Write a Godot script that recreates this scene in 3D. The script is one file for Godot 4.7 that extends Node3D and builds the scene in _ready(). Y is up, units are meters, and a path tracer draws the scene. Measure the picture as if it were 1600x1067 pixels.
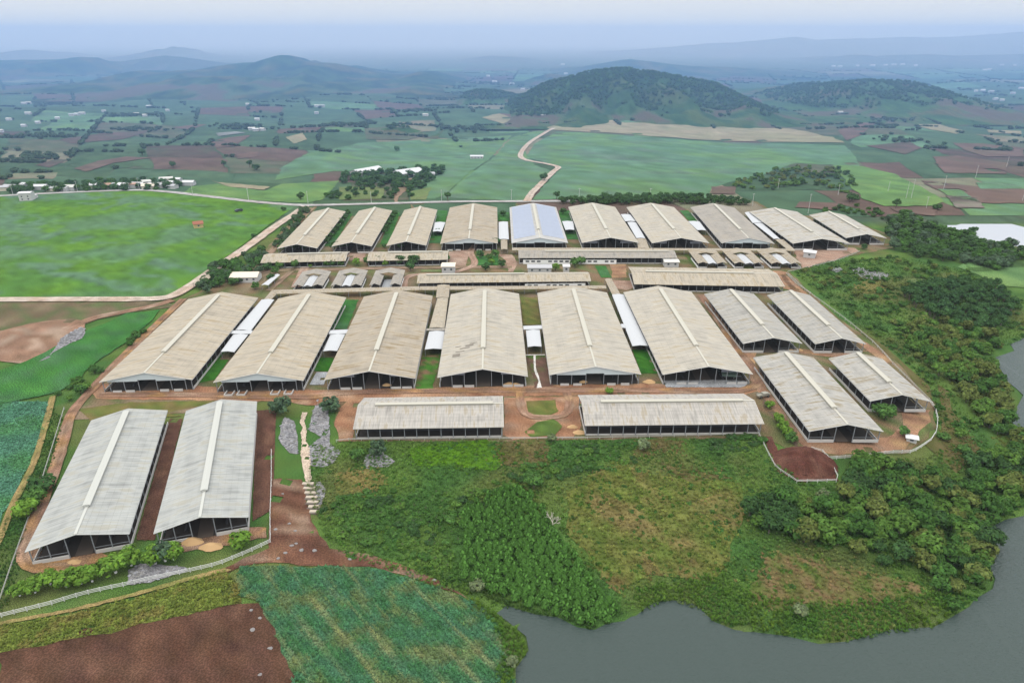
extends Node3D
# Aerial view of a dairy farm on a plateau above a lake, hazy hills behind. Units are metres, the camera hovers 120 m above the farm yard.

const LAKE_Y := -7.5
var CAM_PITCH := -0.41609
var SHORE := P([-8,60, 2.8,-65.5, 0.8,-105.5, 0.6,-108.7, 3.8,-114.1, 3.3,-118.1, -0.8,-122.3, -6.3,-127.6, -7.3,-129.9, -3.5,-129.5, -0.9,-127.4, 5.9,-124.7, 11,-123.9, 15.5,-120.8, 19.5,-120, 22.8,-122, 27,-122.7, 30.5,-125.3, 35.3,-128.4, 38.2,-129.5, 44,-128.9, 46.5,-126.2, 48.2,-122.7, 52.6,-120, 57.5,-119.3, 64.6,-118.1, 70.9,-115.9, 77.7,-116.6, 83.9,-118.5, 90.9,-120.4, 100.2,-120.8, 105.5,-123.5, 112.6,-127.2, 115.5,-129.7, 122.2,-133.2, 125.2,-136.8, 126.8,-142.4, 132,-148.5, 133.3,-153.7, 135.7,-156.5, 143.5,-160.5, 149.9,-162.2, 162.8,-167, 175.5,-181.7, 179.2,-198.5, 179.9,-205.9, 180.9,-209.8, 183,-217.4, 188.6,-223.5, 200.9,-236.6, 201.8,-242, 202.5,-249.3, 207.7,-261.3, 209.2,-268.2, 212.7,-271.5, 225.4,-278.2, 228.4,-285.3, 239.3,-292.6, 280.1,-314.9, 700,-420, 900,-300, 900,300, -8,300])
var CHANNEL := P([-72.8,-213.5, -67.8,-192.3, -63,-177.5, -58.7,-164.5, -55.6,-155.6])
var POND := P([305,-476.7, 315.8,-476.7, 341.9,-493.9, 355,-487.4, 359.9,-471.8, 371.3,-454.2, 347.9,-422.3, 324.2,-419.8, 315.5,-427.3, 308.1,-437.7, 316.9,-458.7, 304.3,-467.5])
var BARNS := [
	["medium", -118.4, -167.5, 0.2979, 23.2, 66.2, 4.8, 2.6, 0.04, 0.83, "grey", "grey-white open-ended barn at the lower left corner, farthest left of all the barns"],
	["medium", -90.1, -174, 0.2963, 22.8, 65.7, 4.8, 2.6, 0.04, 0.83, "grey", "grey-white open-ended barn beside the bare soil strip, right one of the lower left pair"],
	["panel", -138.1, -268.7, 0.0623, 33.4, 88.0, 4.6, 3.3, 0.06, 0.8, "beige", "largest beige barn at the left end of the front row, beside the dirt track"],
	["panel", -95.6, -268.8, 0.0440, 32.8, 89.0, 4.6, 3.3, 0.06, 0.8, "beige", "large beige barn, second in the front row, with four low pens before its front"],
	["open", -54.4, -271, 0.0348, 33.6, 89.6, 4.6, 3.3, 0.06, 0.8, "tan", "large brownish beige barn with open gable, third in the front row above the rock channel"],
	["open", -12.2, -273.5, 0.0270, 33.8, 91.0, 4.6, 3.3, 0.06, 0.8, "pale", "large pale barn with a dark broken strip on its roof, fourth in the front row"],
	["panel", 30.7, -275.4, 0.0155, 34.7, 90.8, 4.6, 3.3, 0.06, 0.8, "pale", "large pale barn with bluish gable panel, fifth in the front row"],
	["open", 73.3, -276, 0.0124, 34.1, 91.6, 4.6, 3.3, 0.06, 0.8, "pale", "large pale barn before a grey concrete apron, sixth in the front row"],
	["medium", 108, -289, 0.0096, 24.6, 60.4, 4.6, 2.6, 0.03, 0.78, "grey2", "mid-sized grey barn just right of the six large front barns"],
	["medium", 136.4, -287.8, -0.0045, 21.0, 59.1, 4.6, 2.6, 0.03, 0.78, "grey2", "mid-sized grey barn behind the curved fence, right end of the front row"],
	["medium", 107.7, -217.1, -0.0015, 23.9, 55.7, 4.6, 2.6, 0.03, 0.82, "grey3", "mid-sized grey-white barn above the reddish soil heap at the lower right"],
	["medium", 135.7, -226.7, -0.0097, 21.0, 34.9, 4.6, 2.6, 0.03, 0.75, "grey3", "shortest grey-white barn inside the bend of the white fence at the right"],
	["shed", -27.5, -202.1, 1.5976, 21.3, 48.9, 4.4, 3.0, 0.12, 0.93, "shed", "long low pale shed lying crosswise before the front row, left one"],
	["shed", 53.1, -204.1, 1.5897, 21.1, 59.1, 4.4, 3.0, 0.11, 0.93, "shed", "long low grey crosswise shed before the front row, right one, with cows inside"],
	["medium", -132, -448, 0.0429, 23.9, 96.3, 4.6, 2.6, 0.02, 0.8, "beige", "beige barn with dark open gable, leftmost of the back row"],
	["medium", -99.3, -451.8, 0.0284, 24.4, 94.8, 4.6, 2.6, 0.02, 0.8, "beige", "beige barn with dark open gable, second from the left in the back row"],
	["medium", -66.2, -453.9, 0.0298, 24.4, 95.7, 4.6, 2.6, 0.02, 0.85, "beige", "beige barn with dark open gable, third from the left in the back row"],
	["panel", -27.8, -460.2, 0.0233, 35.6, 99.0, 4.6, 3.3, 0.06, 0.8, "tan", "large beige-grey barn left of the solar barn in the back row"],
	["solar", 16.5, -461, 0.0159, 35.1, 98.4, 4.6, 3.3, 0.06, 0.8, "white", "large barn with rows of bluish solar panels on its white roof"],
	["open", 60.6, -462, 0.0096, 35.3, 99.1, 4.6, 3.3, 0.06, 0.8, "pale", "large pale barn just right of the solar barn in the back row"],
	["open", 104.4, -461.2, 0.0051, 35.6, 99.1, 4.6, 3.3, 0.06, 0.8, "pale", "large pale barn second to the right of the solar barn in the back row"],
	["panel", 148.5, -460.5, -0.0452, 32.5, 98.9, 4.6, 3.3, 0.06, 0.8, "greyb", "large grey barn with pale blue gable panel, third to the right of the solar barn"],
	["medium", 191.5, -453.4, 0.0023, 35.4, 85.1, 4.6, 3.0, 0.03, 0.82, "white2", "wide white-grey barn, second from the right end of the back row"],
	["medium", 226.1, -454.6, -0.0243, 25.6, 62.2, 4.6, 2.6, 0.03, 0.82, "white2", "small white-grey barn standing alone at the right end of the back row"],
	["shed", -120.4, -384.8, 1.6539, 18.7, 47.9, 3.6, 2.0, 0.28, 0.93, "beige", "long beige shed with trees before it, left one below the back row"],
	["shed", -60.9, -387.8, 1.6237, 18.2, 46.3, 3.6, 2.0, 0.25, 0.93, "beige", "long beige shed with big round trees before it, right one below the back row"],
	["shed", -4.4, -347.1, 1.6058, 15.7, 91.2, 3.8, 1.9, 0.05, 0.62, "beige", "very long beige shed with white office wall at its right end"],
	["shed", 49.9, -390.3, 1.5694, 15.6, 92.3, 3.8, 1.8, 0.17, 0.96, "greyb", "very long greyish shed with whitewashed front, below the solar barn"],
	["shed", 102.4, -348.2, 1.5197, 29.4, 76.9, 4.0, 2.2, 0.1, 0.84, "beige", "long wide beige shed standing behind the two right barns of the front row"],
]
var CALF_BARNS := [
	[-106.9, -347.4, 0.0585, 15.7, 24.3, true, "small calf barn of two wings with white middle roof, leftmost of the left three"],
	[-87, -348.5, 0.0546, 15.8, 25.4, true, "small calf barn of two wings with white middle roof, middle of the left three"],
	[-66.8, -349.3, 0.0432, 16.2, 24.7, false, "small calf barn of two wings with an open court between them"],
	[115, -387.1, -0.0149, 16.9, 25.5, true, "small calf barn with white middle roof, leftmost of the right three"],
	[135.9, -387.5, -0.0046, 17.2, 26.3, true, "small calf barn with white middle roof, middle of the right three"],
	[157, -387.6, -0.0119, 17.3, 27.2, true, "small calf barn with white middle roof, rightmost of the right three"],
]
var CANOPIES := [
	[P([-122.8, -314.2, -116.6, -314.2, -114.4, -275.1, -121.5, -276]), 3.6, "white", "long white walkway roof between the two leftmost front barns, rear piece"],
	[P([-120.5, -271.4, -114, -271, -113.3, -252.8, -119, -253.1]), 3.6, "white", "white walkway roof between the two leftmost front barns, front piece above the grass"],
	[P([-123.1, -274.5, -113.1, -274.5, -112.5, -270.8, -122.7, -271]), 4.0, "white", "narrow white link roof joining the two leftmost front barns"],
	[P([-79.3, -274.7, -71.3, -275.7, -70.9, -271.4, -79.1, -270.6]), 4.0, "white", "narrow white link roof between second and third front barns"],
	[P([-78.5, -271, -72.2, -271.9, -71.6, -253.9, -77.3, -253.6]), 3.6, "white", "white roof above the grass between second and third front barns"],
	[P([-36.8, -316.1, -31.5, -316.5, -29.8, -278.3, -36.6, -278.3]), 3.6, "beige", "long beige walkway roof between third and fourth front barns"],
	[P([-38.7, -335.4, -32.3, -335.4, -31.2, -316.5, -37.5, -316.5]), 3.8, "tan", "brownish beige walkway roof reaching from the cross walkway to the third front barn"],
	[P([-37.6, -276.5, -29.3, -276.9, -29.3, -274.5, -37.5, -274.2]), 4.1, "greyb", "narrow grey link roof between third and fourth front barns"],
	[P([-36.2, -275, -29.5, -275.4, -28.8, -255.8, -35.9, -255.4]), 3.6, "white", "bright white roof between third and fourth front barns"],
	[P([4.9, -279.3, 13.3, -280.3, 13.4, -276.2, 5, -275.3]), 4.1, "white", "white link roof joining fourth and fifth front barns"],
	[P([6.1, -276.1, 12.2, -276.6, 12.3, -258.3, 6.5, -257.9]), 3.6, "white", "white roof above the white forked path between fourth and fifth front barns"],
	[P([50, -321.2, 55.9, -321.7, 56.6, -259.1, 50.1, -258.8]), 3.6, "white", "longest bright white roof, lying between fifth and sixth front barns"],
	[P([47.8, -281.1, 50.2, -281.4, 50.1, -277.1, 47.7, -276.8]), 4.0, "white", "short white link roof from the fifth front barn to the longest white roof"],
	[P([-122.8, -329.4, -48.1, -335, -47.4, -329.4, -118.7, -323.6]), 3.2, "tan", "long thin beige cross walkway roof behind the left front barns"],
	[P([-47.9, -335, 48.6, -336.3, 48.6, -331.8, -47.2, -329.4]), 3.2, "tan", "long thin beige cross walkway roof behind the middle front barns"],
	[P([49.6, -347.1, 53.3, -347.1, 54.5, -322.7, 50.3, -322.2]), 3.2, "tan", "beige walkway roof sloping down to the longest white roof"],
	[P([-122.8, -329.4, -118.6, -324.2, -118.8, -315.8, -122.4, -316.3]), 3.0, "tan", "short beige walkway roof at the left end of the cross walkway"],
	[P([0, -407, 86.3, -406, 85.4, -401.4, 0, -401.2]), 3.2, "tan", "thin beige cross walkway roof before the solar barn"],
	[P([86.7, -406, 172, -404.5, 171.5, -400.1, 85.8, -401.4]), 3.2, "tan", "thin beige cross walkway roof before the right back barns"],
	[P([-53.8, -469.1, -46.4, -469.1, -46.7, -443.8, -52.6, -443.8]), 3.6, "white", "white roof left of the large beige-grey back barn"],
	[P([-9.3, -469.9, -2.9, -470.5, -2, -424.7, -8.5, -424.7]), 3.6, "white", "white walkway roof just left of the solar barn"],
	[P([-7.3, -425.1, -3, -425.1, -2.8, -403.2, -6.6, -402.8]), 3.2, "tan", "beige walkway roof at the front left corner of the solar barn"],
	[P([35.1, -472.1, 42.9, -471.6, 41.8, -448.3, 35.8, -448.1]), 3.6, "white", "white roof just right of the solar barn"],
	[P([79.1, -491.1, 85.8, -490.5, 86.6, -470.2, 79.2, -470.2]), 4.0, "white", "upper white roof between the two barns right of the solar barn"],
	[P([80.5, -469.6, 86.5, -469.1, 85.6, -427.1, 79.9, -427.5]), 3.6, "white", "lower white walkway roof between the two barns right of the solar barn"],
	[P([79.9, -427.8, 85.9, -427.8, 84.2, -405.7, 77.3, -404.9]), 3.2, "tan", "beige walkway roof below the white roofs right of the solar barn"],
	[P([123.6, -472.1, 131.5, -471.3, 129.8, -446.8, 124.1, -447.6]), 3.6, "white", "white roof above a grey court between two right back barns"],
	[P([171.3, -497.7, 176.6, -499.3, 174.7, -466.5, 167.1, -466.2]), 3.8, "white", "upper white roof left of the wide white-grey back barn"],
	[P([168.1, -466.5, 174.1, -466.2, 171.6, -425.7, 167.8, -426.2]), 3.5, "white", "long thin white roof left of the wide white-grey back barn"],
	[P([168.5, -425.5, 173.8, -425.5, 172.3, -403.1, 167.9, -402.8]), 3.2, "tan", "beige walkway roof at the front of the wide white-grey back barn"],
	[P([-130.9, -337.3, -127.2, -337.3, -126.5, -354.7, -129.1, -355.7]), 3.0, "white", "narrow white shed roof between clumps of trees at the left of the farm"],
	[P([-168.4, -341.2, -162.5, -339.2, -162.6, -356.3, -165.6, -357.3]), 3.0, "beige", "beige lean-to roof along the white road at the left of the farm"],
]
var HOUSES := [
	[-144.8, -354, 0.05, 14, 9, 3.2, 1.6, "white", "beige", "low beige-roofed house among trees at the left of the farm"],
	[-35.7, -368, 0.0, 7, 7, 4.5, 0.4, "greyb", "beige", "small square beige block beside the middle driveway"],
	[15.5, -368, 0.0, 13, 6, 3.6, 0.4, "white", "grey", "small white flat-roofed office with grey roof edge"],
	[30.5, -368, 0.0, 3.2, 4, 4.0, 0.4, "white", "white", "tiny white hut beside the little office"],
	[92, -379.9, 0.0, 8, 6, 3.2, 0.6, "white", "greyb", "grey-roofed annex at the right end of the whitewashed long shed"],
	[179.4, -397.1, -0.5, 6.5, 5, 3.6, 0.9, "greyb", "white", "small grey hut with white roof on the dirt yard at the right"],
	[132.5, -193.9, -0.4, 3, 2.2, 1.6, 0.3, "white", "white", "tiny white tank hut inside the bend of the white fence"],
	[-218.7, -467.5, 0.5, 6, 5, 3.2, 1.6, "yellow", "red", "small yellow hut with reddish roof alone in the green field"],
	[-39.4, -782.4, 0.0, 14, 6, 3.0, 1.0, "white", "white", "small white house alone in the far teal field"],
	[-395.7, -556.7, 0.2, 9, 8, 6.5, 0.6, "white", "white", "white two-storey house beside the main road at the far left"],
	[-395.7, -564.1, 0.2, 5, 5, 2.8, 0.5, "white", "white", "small white annex beside the two-storey house"],
	[-141.7, -675.3, 0.9, 30, 14, 3.6, 2.6, "white", "white", "white-roofed farm shed among trees beyond the road, left of two"],
	[-100.4, -665.8, 0.7, 26, 16, 3.6, 2.8, "white", "white", "white-roofed farm shed among trees beyond the road, right of two"],
	[-84.1, -658.4, 0.3, 20, 8, 3.0, 1.0, "white", "grey", "low grey-roofed building beside the white farm shed"],
]
var SHEETS := [
	["field", P([-431.9,-576.8, -378.9,-587.5, -325.5,-596, -268.9,-574.3, -205.8,-547.1, -169.9,-533.3, -171.5,-487.8, -171.4,-440.7, -172.1,-393.2, -171.8,-362.8, -174.1,-341.4, -175.1,-326.7, -211.1,-325.8, -259.1,-324.9, -278.6,-324.9, -464.3,-576.8]), 0.5, "rice", 4.5, 1.0],
	["field", P([-58.2,-564.1, -27.2,-740.6, 0,-967.6, 32.9,-1043.1, 46.9,-1039.4, 15.3,-839.7, 23.3,-725, 39.2,-685.1, 19.7,-602.5, 11.5,-554.3]), 0.5, "teal", 12, 2.0],
	["field", P([16.7,-556.7, 28.7,-616.1, 49.1,-701.2, 31.1,-753.2, 15.8,-784.1, 28.3,-889.5, 64.9,-1026.8, 174.1,-961.9, 329.2,-906.1, 401.3,-848.5, 369.9,-747, 355,-707.2, 332.6,-723.2, 297.5,-735.7, 241.7,-669.6, 200.5,-634.6, 173.8,-601, 166.7,-574.2, 188.9,-559.1, 106.7,-569.1, 42,-559.1]), 0.5, "teal2", 12, 2.0],
	["field", P([-234.9,-803.7, -195.3,-896.2, -102.7,-944.7, 0,-993, -27.8,-757, -55.1,-589.5, -63,-559.1, -84,-559.1, -85,-630.9, -125.9,-681.5, -178.7,-691.3, -221.4,-644.8, -236,-711.8]), 0.5, "teal", 12, 2.0],
	["field", P([0,-1143.5, 53.1,-1187.9, 116,-1236.8, 145.7,-1254.7, 158.7,-1091.5, 292.2,-1083.4, 404.9,-1045.5, 419.9,-927.8, 413.2,-871.6, 333.6,-919, 176.3,-975.1, 74.4,-1031.2, 29.4,-1090.3]), 0.8, "tanfield", 14, 4.0],
	["field", P([332.9,-719.2, 357.9,-710.9, 371.4,-672.2, 362.7,-610.1, 352.7,-556.4, 333.9,-532.8, 293.3,-532.8, 287.5,-556.4, 301.2,-610]), 0.8, "bright", 12, 2.0],
	["field", P([459.5,-762.5, 492.7,-774.4, 523.7,-734.1, 481.6,-673.8, 422.6,-677.3, 443.4,-725.6]), 0.8, "brown", 14, 2.0],
	["field", P([379.3,-640.5, 416.7,-610.6, 448.6,-601.1, 464.2,-596.4, 424.2,-540.4, 375.1,-544.4, 385.9,-582.1, 369.9,-595.8]), 0.8, "brown", 14, 2.0],
	["field", P([546.8,-874.4, 588.4,-876, 622.4,-854, 576.4,-787, 526.9,-775.1, 530.1,-819.9]), 0.8, "brown", 14, 2.0],
	["field", P([231.5,-548.3, 261,-544.4, 249.5,-518, 220.7,-529]), 0.8, "brown", 10, 1.0],
	["field", P([294.8,-529, 329.7,-525.3, 314,-500.6, 292.1,-510.9]), 0.8, "brown", 10, 1.0],
	["field", P([451.2,-981.3, 581.6,-1164.8, 597.2,-1160.9, 460.9,-932, 423.5,-892.3]), 0.8, "brown", 14, 1.0],
	["field", P([423,-839.7, 492.9,-874.4, 481.6,-824.3, 434.6,-773.7]), 0.8, "dbrown", 14, 1.0],
	["field", P([177.5,-610, 198.6,-610.1, 188.9,-577.6, 169.5,-580.2]), 0.9, "brown", 10, 1.0],
	["field", P([626.9,-1105.2, 667.8,-1111.8, 655,-1024.4, 597.8,-951.3, 589.8,-999.1]), 0.9, "tanfield", 14, 1.0],
	["field", P([709.6,-1060, 754.4,-1050, 725.7,-1008.1, 683.4,-1014.7]), 0.9, "tanfield", 14, 1.0],
	["field", P([372.6,-600.5, 390.6,-595.9, 375.9,-548.3, 366.1,-573.2]), 0.9, "teal", 10, 1.0],
	["field", P([364.3,-573.2, 384.3,-564.7, 366.5,-525.3, 344.7,-525.3]), 0.9, "plough", 8, 1.0],
	["field", P([425.5,-630.8, 454.5,-621, 448.6,-601.1, 410.6,-600.8]), 0.9, "teal", 12, 1.0],
	["field", P([257.7,-377.2, 278.4,-398.6, 302.7,-407.8, 312.8,-403.1, 293.1,-374.3, 260.3,-361.5]), 0.4, "bright", 8, 2.0],
	["field", P([269.7,-393.2, 293.3,-409.3, 312.4,-402.5, 339.6,-397.1, 310.5,-357.7, 275.5,-347.7, 257,-349, 260.2,-368.6]), 0.4, "bright", 8, 2.0],
	["field", P([-280.9,-642.5, -272.5,-634, -215.3,-611, -216.1,-596.3, -251.9,-611.2]), 0.8, "tanfield", 10, 1.0],
	["field", P([-281,-582.3, -285.9,-613.8, -267.9,-626.1, -215,-593.2, -209.5,-625.7, -160.4,-639.8, -154.8,-559.1, -164,-544.8, -208.2,-554.3, -251.7,-571.7]), 0.5, "bright", 10, 1.0],
	["field", P([-295.6,-921.1, -284.2,-960.8, -263,-904.7, -268.7,-867]), 0.8, "tanfield", 14, 1.0],
	["field", P([-378.6,-882.7, -375.8,-938.5, -353,-955.8, -327.8,-833.8, -343.2,-814.6]), 0.8, "brown", 14, 1.0],
	["field", P([-305,-775, -288.4,-796.5, -279.4,-766.2, -295.3,-751.3]), 0.8, "brown", 12, 1.0],
	["field", P([-445.3,-704.9, -443.6,-745.8, -424,-766.5, -390.4,-756, -419.4,-730.8, -421.2,-685.8]), 0.8, "brown", 12, 1.0],
	["field", P([-501,-730, -501.3,-767.9, -483.9,-758.8, -475.3,-714.3]), 0.8, "dbrown", 12, 1.0],
	["field", P([-582.1,-905.9, -569.1,-987.8, -524.8,-1032.7, -512.1,-924.6, -545.7,-872.1]), 0.8, "dbrown", 16, 1.0],
	["field", P([-504.8,-1057.8, -488.9,-1096.3, -471.2,-1101.5, -471.8,-1040.6]), 0.8, "brown", 16, 1.0],
	["field", P([-419.1,-1003.4, -395.7,-1014.8, -372.5,-993.7, -398.8,-960]), 0.9, "greyfield", 14, 1.0],
	["field", P([-49.9,-1179.2, -22.2,-1228.7, 14,-1153.2, -6.7,-1110.2]), 0.9, "tanfield", 16, 2.0],
	["field", P([-22.3,-1235.4, 3.7,-1217.7, 17.4,-1152.8, 8.7,-1147.4]), 0.95, "brown", 16, 1.0],
	["field", P([-178.7,-1135, -125.1,-1148.7, -109.2,-1025.2, -141.4,-987.4, -172.2,-1050.3]), 0.8, "tanfield2", 16, 2.0],
	["field", P([-208.4,-1008.2, -168.6,-1068.4, -119,-974.9, -136.8,-931.5, -191.6,-921.1]), 0.9, "orchard", 12, 2.0],
	["field", P([-153.5,-610, -113,-609.2, -106.5,-560.5, -141.1,-556.4]), 0.6, "pasture", 10, 1.0],
	["field", P([-87.5,-590.6, -70.8,-608.5, -70.5,-556.4, -82.9,-556.4]), 0.6, "pasture", 10, 1.0],
	["path", P([-99.4,-648.4, -84.1,-647.7, -94.5,-568.9, -91.3,-540.4, -94.4,-540.4, -100.8,-586.3]), 0.7, "dirt2", 8, 1.0],
	["wasteland", P([-256,-320.2, -172.8,-320.2, -164.8,-313.1, -180.6,-307.1, -194.7,-296.4, -201.9,-281.1, -205.3,-270.5, -217.3,-263.8, -225.8,-260.6, -268.8,-320.2]), 0.3, "waste", 5, 1.0],
	["wasteland", P([-229.2,-281.1, -223.6,-290.1, -212.7,-296.4, -199.8,-294.8, -193.5,-284.8, -191.4,-270.5, -192.3,-254.3, -196.3,-248.2, -207.4,-249.4, -218.7,-254.3, -232.7,-274]), 0.38, "redearth", 4, 1.5],
	["rock_bank", P([-190.2,-253.1, -197.6,-274, -196.8,-287.1, -192.9,-284.8, -188.4,-274, -191.5,-263.8, -192.6,-250.6]), 0.46, "greyrock", 3, 1.0],
	["field", P([-198.2,-251.2, -191.9,-281.1, -183.9,-304.5, -171.2,-308.8, -167.3,-292.4, -167.4,-267.1, -168.8,-245.3, -166.7,-228.8, -173.4,-220.3, -184.1,-215.5, -190.7,-211.8, -206.8,-234.1]), 0.4, "dgreen", 5, 1.0],
	["field", P([-185.4,-217.4, -171.5,-217.4, -167.4,-217.4, -158.8,-200.8, -149.5,-179.6, -143.5,-161.6, -139.4,-150.2, -141.4,-138.8, -195.2,-211.8]), 0.2, "cabbage", 4, 0.8],
	["yard", P([-165.6,-325.8, -162,-261.9, -157.6,-229.9, -157,-215.5, -153.1,-205.1, -147.1,-205.1, -95.3,-211.8, -89.3,-221.2, -63.3,-220.3, -61.6,-203.5, -53.3,-190.7, 0,-190.7, 82.4,-193.4, 90.8,-182.4, 107.4,-182.8, 128.6,-187.8, 145.3,-202.1, 156.9,-222.8, 159,-245.5, 155.8,-277.5, 153.8,-313.1, 157.2,-368.6, 185.8,-389.3, 239.4,-416.4, 255.1,-447.1, 245.7,-487.8, 207.4,-551.9, 0,-559.1, -156.4,-535.6, -159.9,-487.8, -153.3,-399.8, -159.7,-351.8]), 0.16, "yard", 5, 1.0],
	["dirt_yard", P([-156.1,-231.4, -121,-229.3, -96.1,-227.3, -67,-226.2, -24.1,-228.3, 24.3,-230.4, 57.3,-231.4, 60.3,-228.3, 88.5,-229.9, 91.8,-225.2, 84.9,-222.2, 23.6,-221.7, -23.4,-220.3, -60.3,-217.4, -85.8,-217.4, -116.3,-218.3, -151.7,-219.3, -157.4,-225.2]), 0.26, "red", 3, 0.6],
	["dirt_yard", P([-59.4,-218.8, -54.5,-217.4, -54,-205.1, -52.2,-190.7, -56.4,-190.7, -61.1,-203.3, -61.3,-211.8]), 0.3, "red", 3, 0.6],
	["dirt_yard", P([-2.8,-220.3, 47.2,-222.2, 24.2,-215.5, 23.3,-198.7, 20,-193, 0,-191.4, -2.8,-194.6, -2.7,-211.8]), 0.22, "red", 3, 0.6],
	["lawn", P([5.1,-217.4, 15.8,-218.3, 16.2,-209.9, 11.1,-206.4, 5.6,-208.1]), 0.34, "drygrass", 2.5, 0.6],
	["lawn", P([8.8,-202.9, 13.7,-205.1, 17.3,-199.5, 14.4,-193.8, 5.9,-193, 4.3,-196.2]), 0.34, "grassb", 2.5, 0.8],
	["dirt_yard", P([93.8,-259.7, 100.5,-264, 103,-260.8, 99.3,-253.5, 95.7,-224.4, 95.4,-204.5, 97.1,-192.3, 107.9,-191.6, 124.8,-194.8, 133.7,-201.4, 138.3,-213, 145.6,-214.9, 151.3,-216.6, 146.3,-206.7, 135.4,-196.1, 127.8,-189.4, 114.6,-185, 100.6,-184.2, 94.6,-186, 93.2,-194.9, 91.7,-219.5, 92.3,-238.2, 91.6,-249.6]), 0.26, "red2", 3, 0.8],
	["dirt_yard", P([92,-222.7, 93.8,-221.1, 93.1,-200.3, 93.3,-189.7, 91.2,-186, 91.2,-203.1, 89.9,-211.8]), 0.24, "brownyard", 3, 0.8],
	["dirt_yard", P([120.1,-264, 132.5,-259.7, 151.1,-261.8, 152.5,-253.9, 151.1,-261.8, 132.1,-254.6, 120.1,-259.3]), 0.3, "red2", 3, 0.5],
	["dirt_yard", P([149.3,-362.8, 152.8,-362.8, 152.5,-335.2, 152.7,-302.6, 152.7,-272.8, 156.3,-250.9, 150.7,-250.1, 149.1,-272.8, 146.7,-302.6, 145.9,-335.2]), 0.3, "red2", 3, 0.5],
	["dirt_yard", P([148.1,-371, 152.8,-370, 155.3,-367.2, 152.4,-362.6, 149.9,-346.7, 150.7,-334.4, 147.4,-334.4, 143,-340]), 0.3, "red2", 3, 0.5],
	["dirt_yard", P([176.3,-411.8, 189.5,-414.1, 203.2,-418.8, 215.3,-416.4, 214.7,-409.5, 190.8,-389.9, 177,-381.8, 166.5,-371.9, 168.2,-385.8]), 0.28, "pinkearth", 4, 1.0],
	["dirt_yard", P([-39.3,-407.9, -28.4,-414.3, -24.1,-411.1, -26.2,-395.8, -26.9,-379.6, -36.4,-380.5]), 0.3, "pinkearth", 3, 0.6],
	["dirt_yard", P([-100.1,-405.9, -90.1,-409, -87.7,-388, -98.3,-389.9]), 0.3, "pinkearth", 3, 0.5],
	["dirt_yard", P([-7.8,-401.8, 0.4,-401.8, 3.2,-384.2, 0.9,-368, -1.8,-368, -4.2,-389.9]), 0.3, "pinkearth", 3, 0.5],
	["dirt_yard", P([56.9,-382.4, 66.4,-382.4, 63.2,-357.8, 54.8,-357.8, 56.9,-369.7]), 0.3, "red2", 3, 0.5],
	["dirt_yard", P([54.6,-352.9, 65.1,-352.9, 64.1,-340.4, 60.1,-337.4, 55.3,-338.9]), 0.3, "pinkearth", 3, 0.5],
	["lawn", P([48.1,-378.7, 54.3,-379.1, 54.8,-357.8, 49,-357.8]), 0.36, "dgreen", 2.5, 0.2],
	["lawn", P([105.3,-402.8, 108.2,-402.8, 107.5,-378.7, 104.7,-378.7]), 0.36, "grassb", 2.5, 0.2],
	["lawn", P([-51.9,-372.4, -40.7,-372.4, -40.2,-367.6, -51.6,-367.6]), 0.36, "pasture", 2.5, 0.3],
	["lawn", P([-22.8,-397.8, -8.4,-401.8, -7.7,-380.5, -23,-380.5]), 0.36, "dgreen", 2.5, 0.3],
	["lawn", P([-122.8,-252.3, -115.9,-252.3, -114.7,-234.2, -120.4,-231.4, -121.1,-236.1]), 0.36, "grassd", 2.0, 0.3],
	["lawn", P([-119.5,-242.4, -122.2,-263.8, -122.6,-270.5, -119.9,-254.3]), 0.37, "grassd", 2.0, 0.2],
	["lawn", P([-85.3,-322.7, -77.3,-322.7, -74.8,-284.6, -82,-284.6]), 0.36, "dgreen", 2.5, 0.3],
	["lawn", P([-79.5,-254.3, -73.3,-254.3, -72.3,-241.9, -78.3,-241.9]), 0.36, "grassd", 2.0, 0.3],
	["lawn", P([-37,-257.8, -29.6,-257.8, -29.9,-231, -29.6,-225.2, -34.7,-225.2, -37.3,-230.2]), 0.36, "patchy", 2.0, 0.4],
	["lawn", P([4.5,-326.3, 13,-326.3, 13.3,-289.8, 5.1,-289.8]), 0.36, "drygrass", 2.5, 0.3],
	["lawn", P([5.4,-256.2, 13.6,-256.2, 15.1,-232.8, 15.6,-229.3, 8.4,-227.7, 8.3,-236.3]), 0.36, "soilgrass", 2.0, 0.3],
	["lawn", P([50.8,-262.4, 57.9,-262.4, 58,-239.9, 50.7,-239.9]), 0.36, "grassd", 2.0, 0.3],
	["path", P([8.9,-256.7, 9.8,-256.7, 9.5,-244.5, 10.5,-236.3, 11.2,-227.7, 9.2,-227.5, 10.2,-232.8, 8.7,-242.6]), 0.44, "white", 2, 0.1],
	["path", P([5.8,-257.1, 13.9,-257.5, 13.8,-256.5, 5.7,-256.2]), 0.46, "white", 2, 0.1],
	["apron", P([58.4,-233.6, 85.2,-234.1, 91.2,-232.8, 87.4,-228.1, 58,-228.1]), 0.4, "concrete", 3, 0.3],
	["apron", P([-77,-241, -72.4,-241, -71.4,-230.1, -76.9,-230.1]), 0.4, "concrete", 2, 0.1],
	["lawn", P([-122,-469.3, -123.1,-512.7, -119.6,-506.5, -113.7,-420.8, -119.8,-420.8]), 0.34, "dgreen", 4, 0.3],
	["lawn", P([-84.7,-425.2, -89.7,-515.9, -84.9,-512.7, -79.1,-425.2]), 0.34, "dgreen", 4, 0.3],
	["lawn", P([-55.4,-483, -56.9,-519.1, -49.5,-519.1, -44.7,-427.5, -54,-427.5, -54.4,-448.8]), 0.34, "dgreen", 3, 0.3],
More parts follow.
